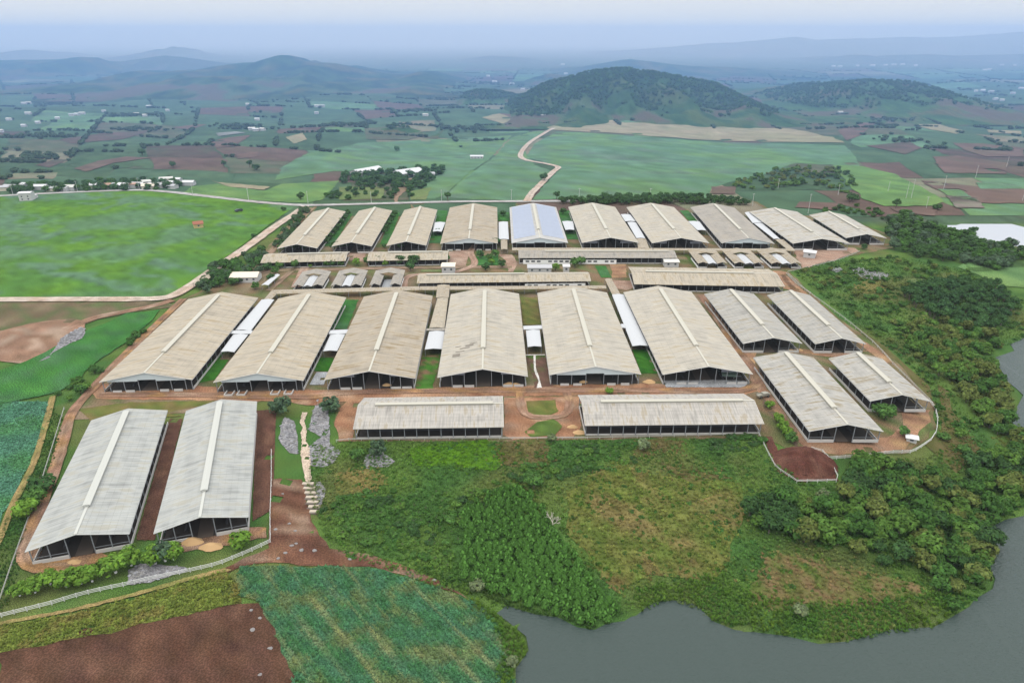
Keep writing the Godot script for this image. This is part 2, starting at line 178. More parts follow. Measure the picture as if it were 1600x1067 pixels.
	["lawn", P([-11.2,-512.7, -2.1,-512.7, -1.6,-485.9, -10.3,-485.9]), 0.34, "dgreen", 3, 0.3],
	["lawn", P([35.8,-519.1, 44.6,-519.1, 43.9,-436.7, 36.3,-436.7, 35.1,-485.9]), 0.34, "dgreen", 3, 0.3],
	["lawn", P([128.5,-519.1, 135.1,-519.1, 134.9,-480.2, 128,-485.9]), 0.34, "dgreen", 3, 0.3],
	["soil_strip", P([-118.4,-205.1, -114,-205.1, -108.4,-187.4, -93.7,-142.5, -98.6,-142.5]), 0.2, "brown2", 2.5, 0.2],
	["soil_strip", P([-90.4,-210.8, -83.7,-211.7, -71.5,-170.7, -67.6,-154.6, -70.6,-150.1, -78.2,-173.1]), 0.2, "brown2", 2.5, 0.2],
	["lawn", P([-148.4,-211.7, -137.7,-216.8, -100.8,-217.7, -116.9,-211.7, -122.3,-209.2, -114.7,-206.7, -131.8,-205.1, -145.4,-203.6]), 0.22, "drygrass", 3, 0.4],
	["lawn", P([-154.2,-211.7, -140.6,-215.9, -109.7,-218.5, -105.6,-216.8, -123.1,-210.8, -146.3,-205.1]), 0.25, "drygrass", 3, 0.4],
	["dirt_yard", P([-124.4,-139.8, -113.1,-137.1, -107.3,-138.5, -101.4,-136.3, -107.4,-131.3, -115.5,-130.5, -122.2,-133.8]), 0.24, "red3", 2.5, 0.5],
	["dirt_yard", P([-92.2,-143.4, -84.4,-145.3, -77.1,-147.1, -66,-147.6, -64.6,-143.4, -73.4,-140.7, -85.3,-137.6, -89.9,-139.8]), 0.24, "red3", 2.5, 0.5],
	["dirt_yard", P([-72,-169.8, -63.7,-172.2, -58.5,-159.3, -52.8,-147.4, -47.3,-140.1, -35.6,-139.3, -29.8,-138.5, -20.9,-135.5, -13.4,-131.8, -10.5,-129.2, -14.8,-131.2, -25,-134.3, -35.1,-136, -44.5,-134.6, -50.5,-133.6, -61.1,-134, -67.1,-133, -71.8,-129.1, -72.6,-131.1, -67.5,-136, -62.8,-139.2]), 0.22, "redsoil", 3, 0.6],
	["field", P([-67.4,-128.2, -67.6,-132.5, -60.8,-133, -50.3,-132.7, -45.9,-134.3, -35,-135.5, -24.9,-133.8, -14.8,-130.7, -7.6,-127.4, -3.4,-121.2, -0.7,-113.1, 0.6,-105.3, 0.6,-102.3, -45,-96.6, -45.2,-101.3, -53,-112.8, -58.8,-121, -64,-122.7]), 0.3, "corn", 2.5, 0.5],
	["field", P([-109.7,-106.7, -91.1,-114.3, -68.3,-120.1, -63.1,-120.1, -58.7,-120.6, -53,-112.8, -45.2,-101.3, -43.9,-96.7, -102.7,-96.4]), 0.26, "soil", 3, 0.5],
	["field", P([-114.3,-113.7, -100.7,-117.1, -89.2,-121.7, -78.5,-127.3, -71,-131.3, -65.2,-125, -63.1,-120.6, -74,-117.1, -83.3,-114.3, -88.3,-111.9, -109.5,-106.7, -112,-106.7, -116.2,-112.7]), 0.3, "maize", 3, 0.5],
	["path", P([-115.2,-115, -101.7,-118.8, -90.1,-123.5, -79.2,-128.9, -71.3,-132.1, -69.2,-131.3, -78.6,-127.5, -89.5,-122.4, -101.1,-117.8, -114.6,-114, -116.4,-113.7, -117,-114.5]), 0.36, "tanpath", 3, 0.2],
	["rock_bank", P([-79.6,-207.4, -76,-206.5, -72.7,-198.5, -68.8,-186.4, -71.8,-186, -76.6,-192.2, -78.9,-201.2]), 0.2, "greyrock", 2, 0.4],
	["rock_bank", P([-71.4,-220.2, -66.6,-215.5, -63.7,-206, -59.4,-190.2, -54.8,-184.8, -55.4,-179.6, -58.3,-178.1, -63.3,-179.9, -66.7,-190.7, -63.8,-196, -69.7,-201.5, -71.6,-214.4]), 0.2, "greyrock", 2, 0.4],
	["rock_bank", P([-44.9,-188.5, -42.7,-188.1, -40.7,-183.1, -36.5,-179.4, -38.1,-175.9, -45.9,-175.2, -46,-182.3]), 0.2, "greyrock", 2, 0.4],
	["rock_bank", P([-58.9,-170.8, -57.8,-171.4, -55.1,-166.8, -54.5,-161, -55.2,-159.1, -57.8,-165.8]), 0.2, "greyrock", 2, 0.3],
	["rock_bank", P([-94.9,-131.3, -93,-133.8, -81.3,-132.5, -80.2,-131.3, -87.5,-127.3, -92.5,-126.5]), 0.2, "greyrock", 2, 0.3],
	["channel", P([-75.1,-213, -73.1,-213, -72.7,-207.3, -70.1,-200.6, -68.6,-194.2, -66.2,-189.8, -63.3,-180.7, -60.5,-171.2, -62.3,-171.2, -65.1,-178.4, -67.9,-185.6, -69.8,-194.2, -71.6,-198.7, -71.9,-202.4, -73.9,-205.7]), 0.35, "silt", 1.5, 0.2],
	["meadow", P([-32.9,-186.9, -8.4,-190.7, -3,-181.3, -5.9,-174.9, -19.7,-176.3, -29.5,-176.8]), 0.2, "lime", 3, 3.0],
	["meadow", P([-5.2,-188.7, 10.4,-190.7, 13.1,-181.3, 9.8,-176.2, -4,-178]), 0.2, "brownweed", 3, 3.0],
	["meadow", P([-54.2,-172.5, -46.8,-174.4, -38.6,-172, -35.8,-166.6, -42.4,-161.8, -51.5,-165]), 0.2, "straw", 3, 3.0],
	["meadow", P([22.9,-171.8, 33.5,-178.2, 42,-173.1, 57.1,-170.8, 67.7,-167.4, 66.2,-157.8, 63.3,-151.8, 58.9,-146.5, 57.4,-140.9, 52.2,-135.9, 45.6,-135.7, 35.7,-136.4, 26.1,-131.1, 22.4,-136.9, 19.6,-143.5, 16.1,-150.7, 15.4,-158.3, 15.3,-165.9, 19.8,-166.9]), 0.2, "pasturebrown", 3, 1.5],
	["meadow", P([40.3,-190.5, 48.3,-191.8, 56.5,-190.5, 56,-185.4, 49.9,-182.9, 39.7,-182.9]), 0.24, "brownweed", 3, 3.0],
	["meadow", P([44.2,-178.2, 50.9,-178.2, 60.1,-174.8, 64.4,-171.5, 54.4,-170.4, 46.6,-173.5]), 0.24, "brownweed", 3, 3.0],
	["meadow", P([51.2,-161.5, 58.7,-161.8, 64.9,-155.5, 63.6,-151, 57,-154.9, 51.6,-157.6]), 0.26, "straw", 3, 3.0],
	["meadow", P([66.5,-140.8, 72.9,-142.1, 82,-139.3, 91.6,-136.6, 99.5,-133.7, 103.8,-133.1, 103.6,-129.2, 91.6,-128.2, 82,-126.5, 72.1,-126.9, 62.7,-125, 58.1,-130.3, 62.2,-135.5]), 0.2, "brownmeadow", 3, 1.5],
	["soil_slope", P([83,-193.6, 85.8,-193.6, 85,-183.6, 85,-180, 92.8,-186.6, 96.4,-185.5, 99.7,-181.9, 98.1,-170.6, 85,-168.1, 80.6,-173.3]), 0.2, "heap", 2.5, 0.4],
	["meadow", P([166.9,-238.2, 167.3,-232.8, 162.3,-220.2, 161,-211.4, 154.3,-193.8, 154.7,-188.5, 140.4,-179.4, 139.7,-185.7, 137.8,-191.2, 145.3,-201, 156.3,-216.8]), 0.24, "brownweed", 3, 3.0],
	["meadow", P([156.7,-289.6, 159.9,-268.8, 161.2,-250.2, 161,-236.8, 158.4,-224.7, 157.4,-230.2, 157.4,-246.3, 156.1,-268.4]), 0.24, "brownweed", 3, 3.0],
	["rock_bank", P([196.4,-381.8, 201.7,-373.9, 207.8,-368.1, 210.6,-362.6, 204.4,-355.4, 197.1,-354.5, 192.4,-358.9, 193.7,-371.9]), 0.3, "greyrock", 4, 0.8],
	["rock_bank", P([182.3,-375.8, 188.6,-377.8, 188.4,-371.9, 183.4,-367.2, 181.1,-370]), 0.3, "greyrock", 3, 0.8],
	["meadow", P([181,-341.7, 191.3,-351.8, 199.8,-351.8, 201.1,-343.3, 194.3,-335.2, 181.7,-331.5]), 0.26, "straw", 4, 1.0],
	["meadow", P([216.8,-355.6, 232.6,-359.2, 234.9,-345.4, 224.2,-340.2, 213.3,-346.8]), 0.3, "pasture", 4, 1.0],
]
var ROADS := [
	["main_road", P([-461.8,-559.1, -428.4,-571.6, -378.1,-586.1, -325.5,-596, -297.3,-589.1, -250.1,-567.8, -206.2,-548.3, -166.8,-536.7, -122,-540.2, -56.7,-548.3, -41.3,-549.5, 13.5,-550.7, 51.9,-551.9]), 6.5, 0.75, "asphalt"],
	["dirt_road", P([11.9,-549.5, 16.9,-581.7, 25.2,-616.1, 40.9,-681.6, 47,-709.1, 36.2,-730, 15.3,-758.6, 9.5,-795.4, 15.7,-860.1, 28.6,-929.1, 51.2,-1030.8, 62.2,-1062]), 6.0, 0.95, "paledirt"],
	["white_road", P([-283.3,-322.5, -257.6,-322.5, -219.2,-323, -184,-323.5, -174.2,-326.7, -170.8,-345.5, -169.9,-368.6, -167.5,-412.1, -165.7,-476.5, -163.4,-507.6, -162.5,-535.6]), 6.5, 0.7, "paledirt"],
	["dirt_track", P([-170.4,-322.1, -177.3,-313.1, -185.2,-307.1, -196,-298.8, -202.7,-284.8]), 5.0, 0.5, "redearth"],
	["dirt_track", P([-155.6,-528.9, -152.9,-464, -149.1,-410.7, -146.8,-380.5, -143,-376.9]), 4.5, 0.42, "dirt2"],
	["dirt_track", P([-142.6,-362.8, -137.7,-369.7, -102.2,-372.7, -55.1,-375.7, -14.7,-376.9, 0,-376.9]), 4.5, 0.42, "dirt2"],
	["dirt_track", P([-166.1,-323.9, -164,-294.8, -161.3,-260.6, -159.3,-239.6, -157.4,-227.3, -155.7,-214.1, -153.1,-205.1, -141.6,-179.6, -131.5,-154.3, -126.2,-141.2, -123,-135.2, -117.3,-131.8, -109.6,-132.3]), 3.6, 0.46, "red3"],
	["dirt_track", P([-168.8,-221.2, -161.8,-207.2, -148,-177.8, -140.6,-157.2, -134.9,-143.7, -131.5,-134.1]), 2.0, 0.45, "tanpath"],
	["dirt_track", P([-152.2,-222.2, -118,-222.2, -86.8,-220.8, -57,-224.2, 0,-225.7, 47.8,-225.7, 83.5,-225.2, 93.9,-231.4, 96.2,-242.4, 95.1,-263.8, 96.1,-288.6, 96.8,-329.6]), 3.6, 0.44, "red3"],
	["dirt_track", P([2.9,-225.2, 3.4,-211.8, 6.7,-206.4, 17.8,-207.2, 20.6,-214.1, 20.3,-225.2]), 3.0, 0.42, "red3"],
	["dirt_track", P([-126.9,-336.4, -125.9,-355.1, -123.7,-384.2]), 3.5, 0.42, "dirt2"],
	["dirt_track", P([-114.3,-341.4, -119.4,-376.9]), 5.0, 0.43, "pinkearth"],
	["dirt_track", P([-56.8,-336.4, -56.7,-360.6, -35.8,-365.1, -22.3,-380.5, -25.6,-406.6, -23.7,-423.7]), 4.0, 0.43, "pinkearth"],
]
var FENCES := [
	[P([-116,-116.5, -112,-118.1, -106.9,-120.2, -101.5,-123.1, -96.4,-125, -91.7,-126.5, -87.9,-128.1, -80.4,-130.5, -73.4,-133.1, -67.4,-137.6, -63,-141.6]), 1.3, 2.4, 3, "white", "white three-rail fence along the foot of the lower left barns"],
	[P([-63,-141.6, -66.8,-153.1, -71,-167.1, -76.6,-184.6]), 1.2, 3.2, 2, "white", "thin white fence running up beside the right soil strip"],
	[P([155.4,-223.7, 154.3,-217.6, 150.4,-209.4, 144,-199.3, 139.4,-194.3, 133.9,-190.5, 129.8,-187.9, 126.1,-187.3, 121.7,-186.8, 115.3,-184.9, 107.5,-182.8, 99.2,-180.8]), 1.3, 3.0, 3, "white", "white fence curving round the right end of the farm"],
	[P([154,-362.8, 153.1,-336.8, 154.6,-316.7, 156,-292.1, 156.1,-268.4, 154.4,-250.6, 154.8,-241.2, 155.4,-229.6, 155.4,-223.7]), 1.3, 5.0, 2, "pale", "long pale fence climbing behind the right-hand barns"],
	[P([81.8,-194.2, 81,-183.6, 80.6,-174.9, 84.4,-168.1]), 1.2, 3.0, 2, "pale", "pale fence along the left side of the reddish soil heap"],
	[P([84.4,-168.1, 91.5,-168.6, 98.2,-170.1, 99.2,-180.8, 99.5,-184.1, 95.9,-185.8]), 1.2, 3.0, 2, "white", "white fence round the lower right side of the reddish soil heap"],
	[P([-57.5,-191, -41.9,-191.3, -21,-191.6, 0,-191.8, 21,-192, 42.2,-192.8, 63.5,-193.8, 82.3,-195]), 1.0, 4.0, 2, "pale", "low pale fence along the slope before the two crosswise sheds"],
	[P([-114.7,-110.1, -125.1,-134.1, -137.1,-163.1, -149.4,-190.7, -158.9,-211.8]), 1.1, 5.0, 2, "grey", "thin wire fence beside the dirt track at the far left"],
	[P([153.4,-364.4, 152.1,-346.7, 153.9,-331.5]), 1.2, 4.0, 2, "pale", "pale fence beside the red track right of the long wide shed"],
	[P([155.3,-367.2, 170.4,-375.8, 181.2,-381.8, 196.7,-392, 214.3,-407.3]), 1.2, 5.0, 2, "pale", "pale fence at the edge of the dirt yard at the right"],
]
var HILLS := [
	["hill", 1380, 330, 400, "hillnear", 2600, [-37.1, 0, -17.2, 0, 20.7, 21.8, 41.3, 33.3, 65.4, 45.8, 101.5, 53.7, 142.1, 63.8, 182.7, 69.4, 215, 71.7, 244.3, 66.6, 275.9, 62.7, 301.6, 58.2, 355.7, 49.2, 383.9, 45.8, 418.7, 29.8, 454, 12.5, 485.1, 0.9, 520.9, 0]],
	["hill", 1480, 380, 500, "hillnear2", 1800, [516.3, 0, 549.5, 7.2, 586.9, 18.4, 620.2, 29.4, 653.8, 38, 688.2, 41.6, 731.8, 44, 770.7, 44, 811.8, 40.4, 849.6, 29.4, 888.6, 14.7, 928.5, 0, 962.9, 0, 1009, 0]],
	["hill", 2300, 750, 800, "hillmid", 0, [-1513, 0, -1423.6, 0, -1336.5, 0, -1268.5, 9.5, -1178.9, 32, -1124, 26.4, -1048.2, 33.8, -1002.5, 32, -940.4, 43.1, -858.5, 54.3, -798.3, 56.1, -756.6, 69, -721.5, 78.2, -695.9, 76.4, -667.9, 61.6, -618.7, 56.1, -559, 54.3, -500.4, 41.3, -453.3, 30.1, -385.8, 20.8, -339.7, 18.9, -290.8, 30.1, -256.7, 30.1, -203.1, 15.1, -149.3, 0, -111.5, 0, -20.4, 0]],
	["hill", 2900, 600, 700, "hillmid", 0, [-2578.6, 9, -2314.4, 41.8, -2162.7, 44.1, -2010.4, 48.7, -1859.6, 48.7, -1758.5, 51.1, -1693.3, 60.3, -1647.2, 44.1, -1603, 18.4, -1570.2, 0, -1489.4, 0]],
	["hill", 3400, 500, 500, "hillfar", 0, [-1963.1, 0, -1875.5, 17.3, -1768.4, 33.7, -1647, 50.1, -1587.1, 55.5, -1501, 44.6, -1415.7, 28.3, -1342.9, 22.8, -1271.3, 9.1, -1070, 0]],
	["mountain", 5200, 900, 1000, "hillfar", 0, [-4276.3, 4.7, -3773.2, 29.6, -3591, 37.9, -3405.5, 58.5, -3320.5, 42, -3148.7, 13, -2928.9, 0, -2629.6, 21.3, -2465.4, 54.4, -2370.8, 79.1, -2306.9, 62.6, -2246.7, 25.5, -2027, 0, -1713.5, 0]],
	["hill", 3000, 600, 700, "hillmid", 0, [0, 0, 78.8, 0, 157.1, 0, 261.2, 14.9, 390.5, 36.7, 480.8, 48.7, 572.5, 39.1, 677.8, 27, 793.3, 19.7, 913.7, 17.3, 1046.1, 5.2, 1205.5, 0, 1395.9, 0]],
	["hill", 2300, 180, 220, "hillmid", 0, [10.1, 0, 40.3, 0.1, 70.4, 13.3, 120.5, 24.5, 181, 17, 222.1, 0]],
	["hill", 4600, 700, 900, "hillfar", 0, [1521.1, 0, 1716.4, 0, 1834.9, 0, 1991, 18, 2107.5, 32.7, 2186.2, 36.4, 2310.3, 14.3, 2385.8, 32.7, 2582.8, 40, 2784.4, 29, 3178.9, 40, 3576.2, 40, 3988.9, 0]],
	["mountain", 7000, 1200, 1500, "hillfar", 0, [0, 0, 604.9, 0, 905.8, 20.6, 1206.4, 37.2, 1565.6, 64.9, 1804, 87, 2103.2, 98, 2400.3, 120, 2665.7, 147.4, 2880.3, 120, 3178.2, 131, 3595.4, 141.9, 4074.8, 141.9, 4428.2, 163.8, 4779, 191, 5079.5, 185.6, 5688.8, 152.9, 6630.6, 48.3]],
	["hill", 4800, 700, 900, "hillfar", 0, [-1172.4, 0, -877.2, 0, -750, 0, -583.8, 0, -333, 0, -166, 25.1, 0, 21.3, 208.1, 0, 417.7, 0]],
	["hill", 1560, 120, 150, "hillnear2", 300, [-117.6, 0, -101.9, 14.2, -74.2, 21.9, -37.1, 19.4, 0, 12.9, 41.5, 1.1]],
	["mound", 1010, 60, 60, "hillnear2", 120, [-219.5, 0, -200.3, 2.6, -172.6, 7.8, -145.4, 6.1, -123.1, 0, -109.8, 0]],
]
var TREES := [
	[-116.2, -123.1, 2.4, 4.2, "lime", "round bright tree with whitewashed trunk before the leftmost barn, leftmost, small", "row of round trees with whitewashed trunks"],
	[-113.2, -124.1, 2.6, 4.55, "lime", "round bright tree with whitewashed trunk before the leftmost barn, second from the left", "row of round trees with whitewashed trunks"],
	[-111.3, -126.8, 2.7, 4.7250000000000005, "lime", "round bright tree with whitewashed trunk before the leftmost barn, third from the left", "row of round trees with whitewashed trunks"],
	[-106.9, -126, 3.2, 5.6000000000000005, "lime", "round bright tree with whitewashed trunk before the leftmost barn, fourth from the left", "row of round trees with whitewashed trunks"],
	[-104, -127, 3.3, 5.7749999999999995, "lime", "round bright tree with whitewashed trunk before the leftmost barn, fifth from the left", "row of round trees with whitewashed trunks"],
	[-101.7, -127.7, 3.0, 5.25, "lime", "round bright tree with whitewashed trunk before the leftmost barn, sixth from the left", "row of round trees with whitewashed trunks"],
	[-97.6, -130.7, 3.8, 6.6499999999999995, "lime", "round bright tree with whitewashed trunk before the leftmost barn, by the steps", "row of round trees with whitewashed trunks"],
	[-95, -133.2, 3.4, 5.95, "lime", "round bright tree with whitewashed trunk before the leftmost barn, just left of the rock drain", "row of round trees with whitewashed trunks"],
	[-89.3, -133.8, 3.2, 6.0, "lime", "bright green tree just right of the rock drain between the lower left barns", "row of round trees with whitewashed trunks"],
	[-87.3, -134.8, 3.0, 6.4, "grey", "grey-green tree between two bright trees below the lower left barns", "row of round trees with whitewashed trunks"],
	[-85.2, -135.2, 3.0, 5.8, "lime", "bright green tree, rightmost of three together below the lower left barns", "row of round trees with whitewashed trunks"],
	[-70.2, -140.2, 3.3, 5.6, "lime", "single ball-shaped bright green tree at the front of the right lower left barn", ""],
	[-135.8, -163.7, 4.2, 6.8, "dark", "dark green dense tree left of the leftmost barn, upper of two", ""],
	[-133, -152.1, 4.0, 6.5, "lime", "yellow-green tree left of the leftmost barn, lower of two", ""],
	[-133.7, -157.2, 3.4, 6.0, "mid", "green tree between the dark and the yellow-green tree left of the leftmost barn", ""],
	[-81.6, -209.8, 4.6, 7.6, "grey", "big dark grey-green tree at the head of the rock channel, left of two", ""],
	[-64.3, -211.9, 4.4, 6.8, "grey", "big dark grey-green tree at the head of the rock channel, right of two", ""],
	[-139.1, -385.5, 2.6, 5.2, "mid", "round tree before the left long beige shed, number one from the left", "row of trees along the long sheds below the back row"],
	[-133.1, -386.7, 2.6, 5.2, "mid", "round tree before the left long beige shed, number two from the left", "row of trees along the long sheds below the back row"],
	[-125.4, -386.1, 2.6, 5.2, "mid", "round tree before the left long beige shed, number three from the left", "row of trees along the long sheds below the back row"],
	[-120, -388, 2.6, 5.2, "mid", "round tree before the left long beige shed, number four from the left", "row of trees along the long sheds below the back row"],
	[-113.2, -388, 2.6, 5.2, "mid", "round tree before the left long beige shed, number five from the left", "row of trees along the long sheds below the back row"],
	[-106.9, -389.3, 2.6, 5.2, "mid", "round tree before the left long beige shed, number six from the left", "row of trees along the long sheds below the back row"],
	[-124.6, -375.7, 2.8, 5.319999999999999, "mid", "green tree below the row before the left long shed", ""],
	[-106.8, -378.1, 2.6, 4.9399999999999995, "mid", "green tree in the lower row before the left long shed, left of three", ""],
	[-103.1, -378.1, 2.5, 4.75, "dark", "dark tree in the lower row before the left long shed, middle of three", ""],
	[-99.3, -379.3, 2.5, 4.75, "mid", "green tree in the lower row before the left long shed, right of three", ""],
	[-116.1, -376.9, 1.4, 2.6599999999999997, "lime", "small yellow-green tree below the left long shed", ""],
	[-90.3, -380.5, 2.6, 4.9399999999999995, "lime", "yellowish tree at the gap between the two long sheds", ""],
	[-84.2, -381.8, 2.8, 5.319999999999999, "mid", "tree at the left front corner of the right long shed", ""],
	[-78.5, -383, 3.0, 5.699999999999999, "mid", "second tree before the right long shed", ""],
	[-73.4, -379.3, 2.4, 4.56, "lime", "yellow-green tree before the right long shed", ""],
	[-64.9, -381.8, 3.8, 7.22, "dark", "big dark tree before the middle of the right long shed", ""],
	[-56.9, -380.5, 4.2, 7.9799999999999995, "dark", "biggest dark tree before the right long shed", ""],
	[-51.9, -385.5, 2.8, 5.319999999999999, "mid", "tree before the right part of the right long shed", ""],
	[-38.7, -389.3, 2.4, 4.56, "mid", "tree at the right end of the right long shed", ""],
	[-57.6, -369.7, 3.2, 6.08, "dark", "dark tree behind the calf barn with an open court", ""],
	[-18.2, -419.3, 3.2, 6.08, "dark", "dark green tree at the front of the large beige-grey back barn, left of three", ""],
	[-13.4, -419.3, 3.2, 6.08, "dark", "dark green tree at the front of the large beige-grey back barn, middle of three", ""],
	[-9.8, -422.3, 3.0, 5.699999999999999, "dark", "dark green tree at the front of the large beige-grey back barn, right of three", ""],
	[-19.2, -394.5, 3.0, 5.699999999999999, "dark", "dark tree in the garden square, upper left", ""],
	[-13.3, -389.3, 2.8, 5.319999999999999, "mid", "green tree in the garden square, centre", ""],
	[-10, -397.1, 2.8, 5.319999999999999, "mid", "green tree in the garden square, right", ""],
	[-5.9, -376.9, 2.8, 5.319999999999999, "dark", "tree at the lower right corner of the garden square", ""],
	[-14.9, -370.9, 2.8, 5.319999999999999, "dark", "dark round tree below the garden square", ""],
	[-11.9, -381.8, 2.2, 4.18, "lime", "yellow-green tree at the lower edge of the garden square", ""],
	[24.7, -370.9, 2.8, 5.319999999999999, "lime", "bright tree between the white office and the white hut", ""],
	[36.1, -376.9, 3.4, 6.46, "mid", "large green tree right of the white hut", ""],
	[40.3, -381.8, 3.0, 5.699999999999999, "mid", "green tree before the whitewashed long shed, right one", ""],
	[-143.1, -410.7, 2.8, 5.319999999999999, "mid", "tree at the left front corner of the leftmost back barn", ""],
	[-135.2, -412.1, 3.2, 6.08, "dark", "round tree before the open gable of the leftmost back barn, left of two", ""],
	[-129.6, -412.1, 2.8, 5.319999999999999, "dark", "round tree before the open gable of the leftmost back barn, right of two", ""],
	[-111.2, -413.6, 3.0, 5.699999999999999, "dark", "dark tree before the second back barn, left of three", ""],
	[-107.6, -413.6, 3.0, 5.699999999999999, "dark", "dark tree before the second back barn, middle of three", ""],
	[-104.6, -416.4, 2.8, 5.319999999999999, "dark", "dark tree before the second back barn, right of three", ""],
	[-69.8, -415, 2.6, 4.9399999999999995, "mid", "round tree before the open gable of the third back barn", ""],
	[-80.5, -416.4, 1.8, 3.42, "dark", "slim tree left of the third back barn", ""],
	[-50.5, -450.4, 2.6, 4.9399999999999995, "dark", "tree beside the white roof left of the large beige-grey back barn", ""],
	[-6.7, -501.5, 2.6, 4.9399999999999995, "dark", "tree behind the white roof at the left of the solar barn", ""],
	[38.4, -507.6, 3.0, 5.699999999999999, "dark", "tree behind the right edge of the solar barn", ""],
	[-121.7, -501.5, 2.9, 5.6, "dark", "dark green tree in the hedge-like row between the two leftmost back barns", "trees between the two leftmost back barns"],
	[-87, -501.5, 2.8, 5.4, "dark", "dark green tree in the row between the second and third back barns", "trees between the second and third back barns"],
	[-121.2, -487.4, 2.9, 5.6, "dark", "dark green tree in the hedge-like row between the two leftmost back barns", "trees between the two leftmost back barns"],
	[-86.8, -490.3, 2.8, 5.4, "dark", "dark green tree in the row between the second and third back barns", "trees between the second and third back barns"],
	[-120.7, -474.1, 2.9, 5.6, "dark", "dark green tree in the hedge-like row between the two leftmost back barns", "trees between the two leftmost back barns"],
	[-86.6, -479.6, 2.8, 5.4, "dark", "dark green tree in the row between the second and third back barns", "trees between the second and third back barns"],
	[-120.2, -461.4, 2.9, 5.6, "dark", "dark green tree in the hedge-like row between the two leftmost back barns", "trees between the two leftmost back barns"],
	[-86.4, -469.3, 2.8, 5.4, "dark", "dark green tree in the row between the second and third back barns", "trees between the second and third back barns"],
	[-119.7, -449.3, 2.9, 5.6, "dark", "dark green tree in the hedge-like row between the two leftmost back barns", "trees between the two leftmost back barns"],
	[-86.2, -459.4, 2.8, 5.4, "dark", "dark green tree in the row between the second and third back barns", "trees between the second and third back barns"],
	[-119.3, -437.8, 2.9, 5.6, "dark", "dark green tree in the hedge-like row between the two leftmost back barns", "trees between the two leftmost back barns"],
	[-86.1, -449.9, 2.8, 5.4, "dark", "dark green tree in the row between the second and third back barns", "trees between the second and third back barns"],
	[-118.9, -426.7, 2.9, 5.6, "dark", "dark green tree in the hedge-like row between the two leftmost back barns", "trees between the two leftmost back barns"],
	[216.8, -478.4, 2.5, 4.5, "dark", "tree between the two rightmost back barns, upper", ""],
	[217.8, -467.5, 2.6, 4.680000000000001, "dark", "tree between the two rightmost back barns, second", ""],
	[217.8, -457.1, 2.8, 5.04, "dark", "tree between the two rightmost back barns, third", ""],
	[218.4, -450.4, 2.4, 4.32, "dark", "tree between the two rightmost back barns, lowest", ""],
	[220, -413.6, 2.4, 4.32, "dark", "dark round tree on the dirt yard at the far right of the back row", ""],
	[129, -204.6, 3.8, 6.84, "mid", "broad green tree in the gap between the two lower right barns", ""],
	[128.1, -208.2, 3.0, 5.4, "mid", "smaller green tree behind the broad one between the two lower right barns", ""],
	[130.9, -196.3, 2.2, 3.9600000000000004, "mid", "small green tree beside the tiny white tank hut", ""],
	[91.3, -202.9, 2.2, 3.9600000000000004, "lime", "bright tree on the bank left of the soil heap barn, upper of four", ""],
	[90.8, -197.9, 2.4, 4.32, "lime", "bright tree on the bank left of the soil heap barn, second of four", ""],
	[90.7, -194.2, 2.4, 4.32, "lime", "bright tree on the bank left of the soil heap barn, third of four", ""],
	[90.8, -189.9, 2.4, 4.32, "mid", "green tree on the bank left of the soil heap barn, lowest of four", ""],
	[91.6, -212.7, 2.0, 3.6, "lime", "small yellow-green tree right of the right crosswise shed", ""],
	[36, -223.2, 1.8, 3.24, "lime", "small bright bush-like tree behind the right crosswise shed", ""],
	[11.1, -151.4, 2.8, 5.04, "bare", "bare pale dead tree standing at the edge of the plantation", ""],
	[6.4, -167.2, 3.2, 5.760000000000001, "mid", "rounded tree at the upper corner of the plantation", ""],
	[-42.4, -182.4, 3.4, 6.12, "grey", "grey-green round tree between the two rock banks", ""],
	[-48.4, -180.3, 2.6, 4.680000000000001, "mid", "green tree just left of the grey-green round tree", ""],
	[41.9, -185.4, 2.6, 4.680000000000001, "pale", "pale whitish shrub tree on the slope below the right crosswise shed", ""],
	[13, -190.7, 1.8, 3.24, "pale", "pale bush at the fence between the two crosswise sheds", ""],
	[-8.9, -132, 2.2, 3.9600000000000004, "pale", "pale rounded willow at the head of the inlet", ""],
	[0, -109.7, 1.6, 2.8800000000000003, "pale", "pale reed clump at the bank of the inlet", ""],
	[69.4, -123.8, 2.0, 3.6, "pale", "pale whitish bush on the lake shore", ""],
	[89.1, -160.8, 2.4, 4.32, "pale", "pale dry-leaved tree at the edge of the lakeside wood", ""],
	[313.1, -416.4, 4.5, 8.1, "grey", "feathery tree standing at the near edge of the far pond", ""],
	[311.7, -452.1, 3.4, 6.12, "dark", "dark tree at the left edge of the far pond", ""],
	[-132.6, -365.1, 2.8, 5.04, "mid", "tree beside the narrow white shed roof, lower", ""],
	[-133, -374.5, 2.8, 5.04, "mid", "tree beside the narrow white shed roof, upper", ""],
	[-130.2, -350.8, 3.0, 5.4, "dark", "dark tree beside the narrow white shed roof", ""],
	[-134.9, -339.4, 2.6, 4.680000000000001, "mid", "tree at the bend of the inner track at the left", ""],
	[-174.8, -518, 2.4, 4.32, "dark", "tree at the junction of white road and main road", ""],
	[-170.6, -440.7, 2.2, 3.9600000000000004, "dark", "lone tree beside the white road", ""],
]
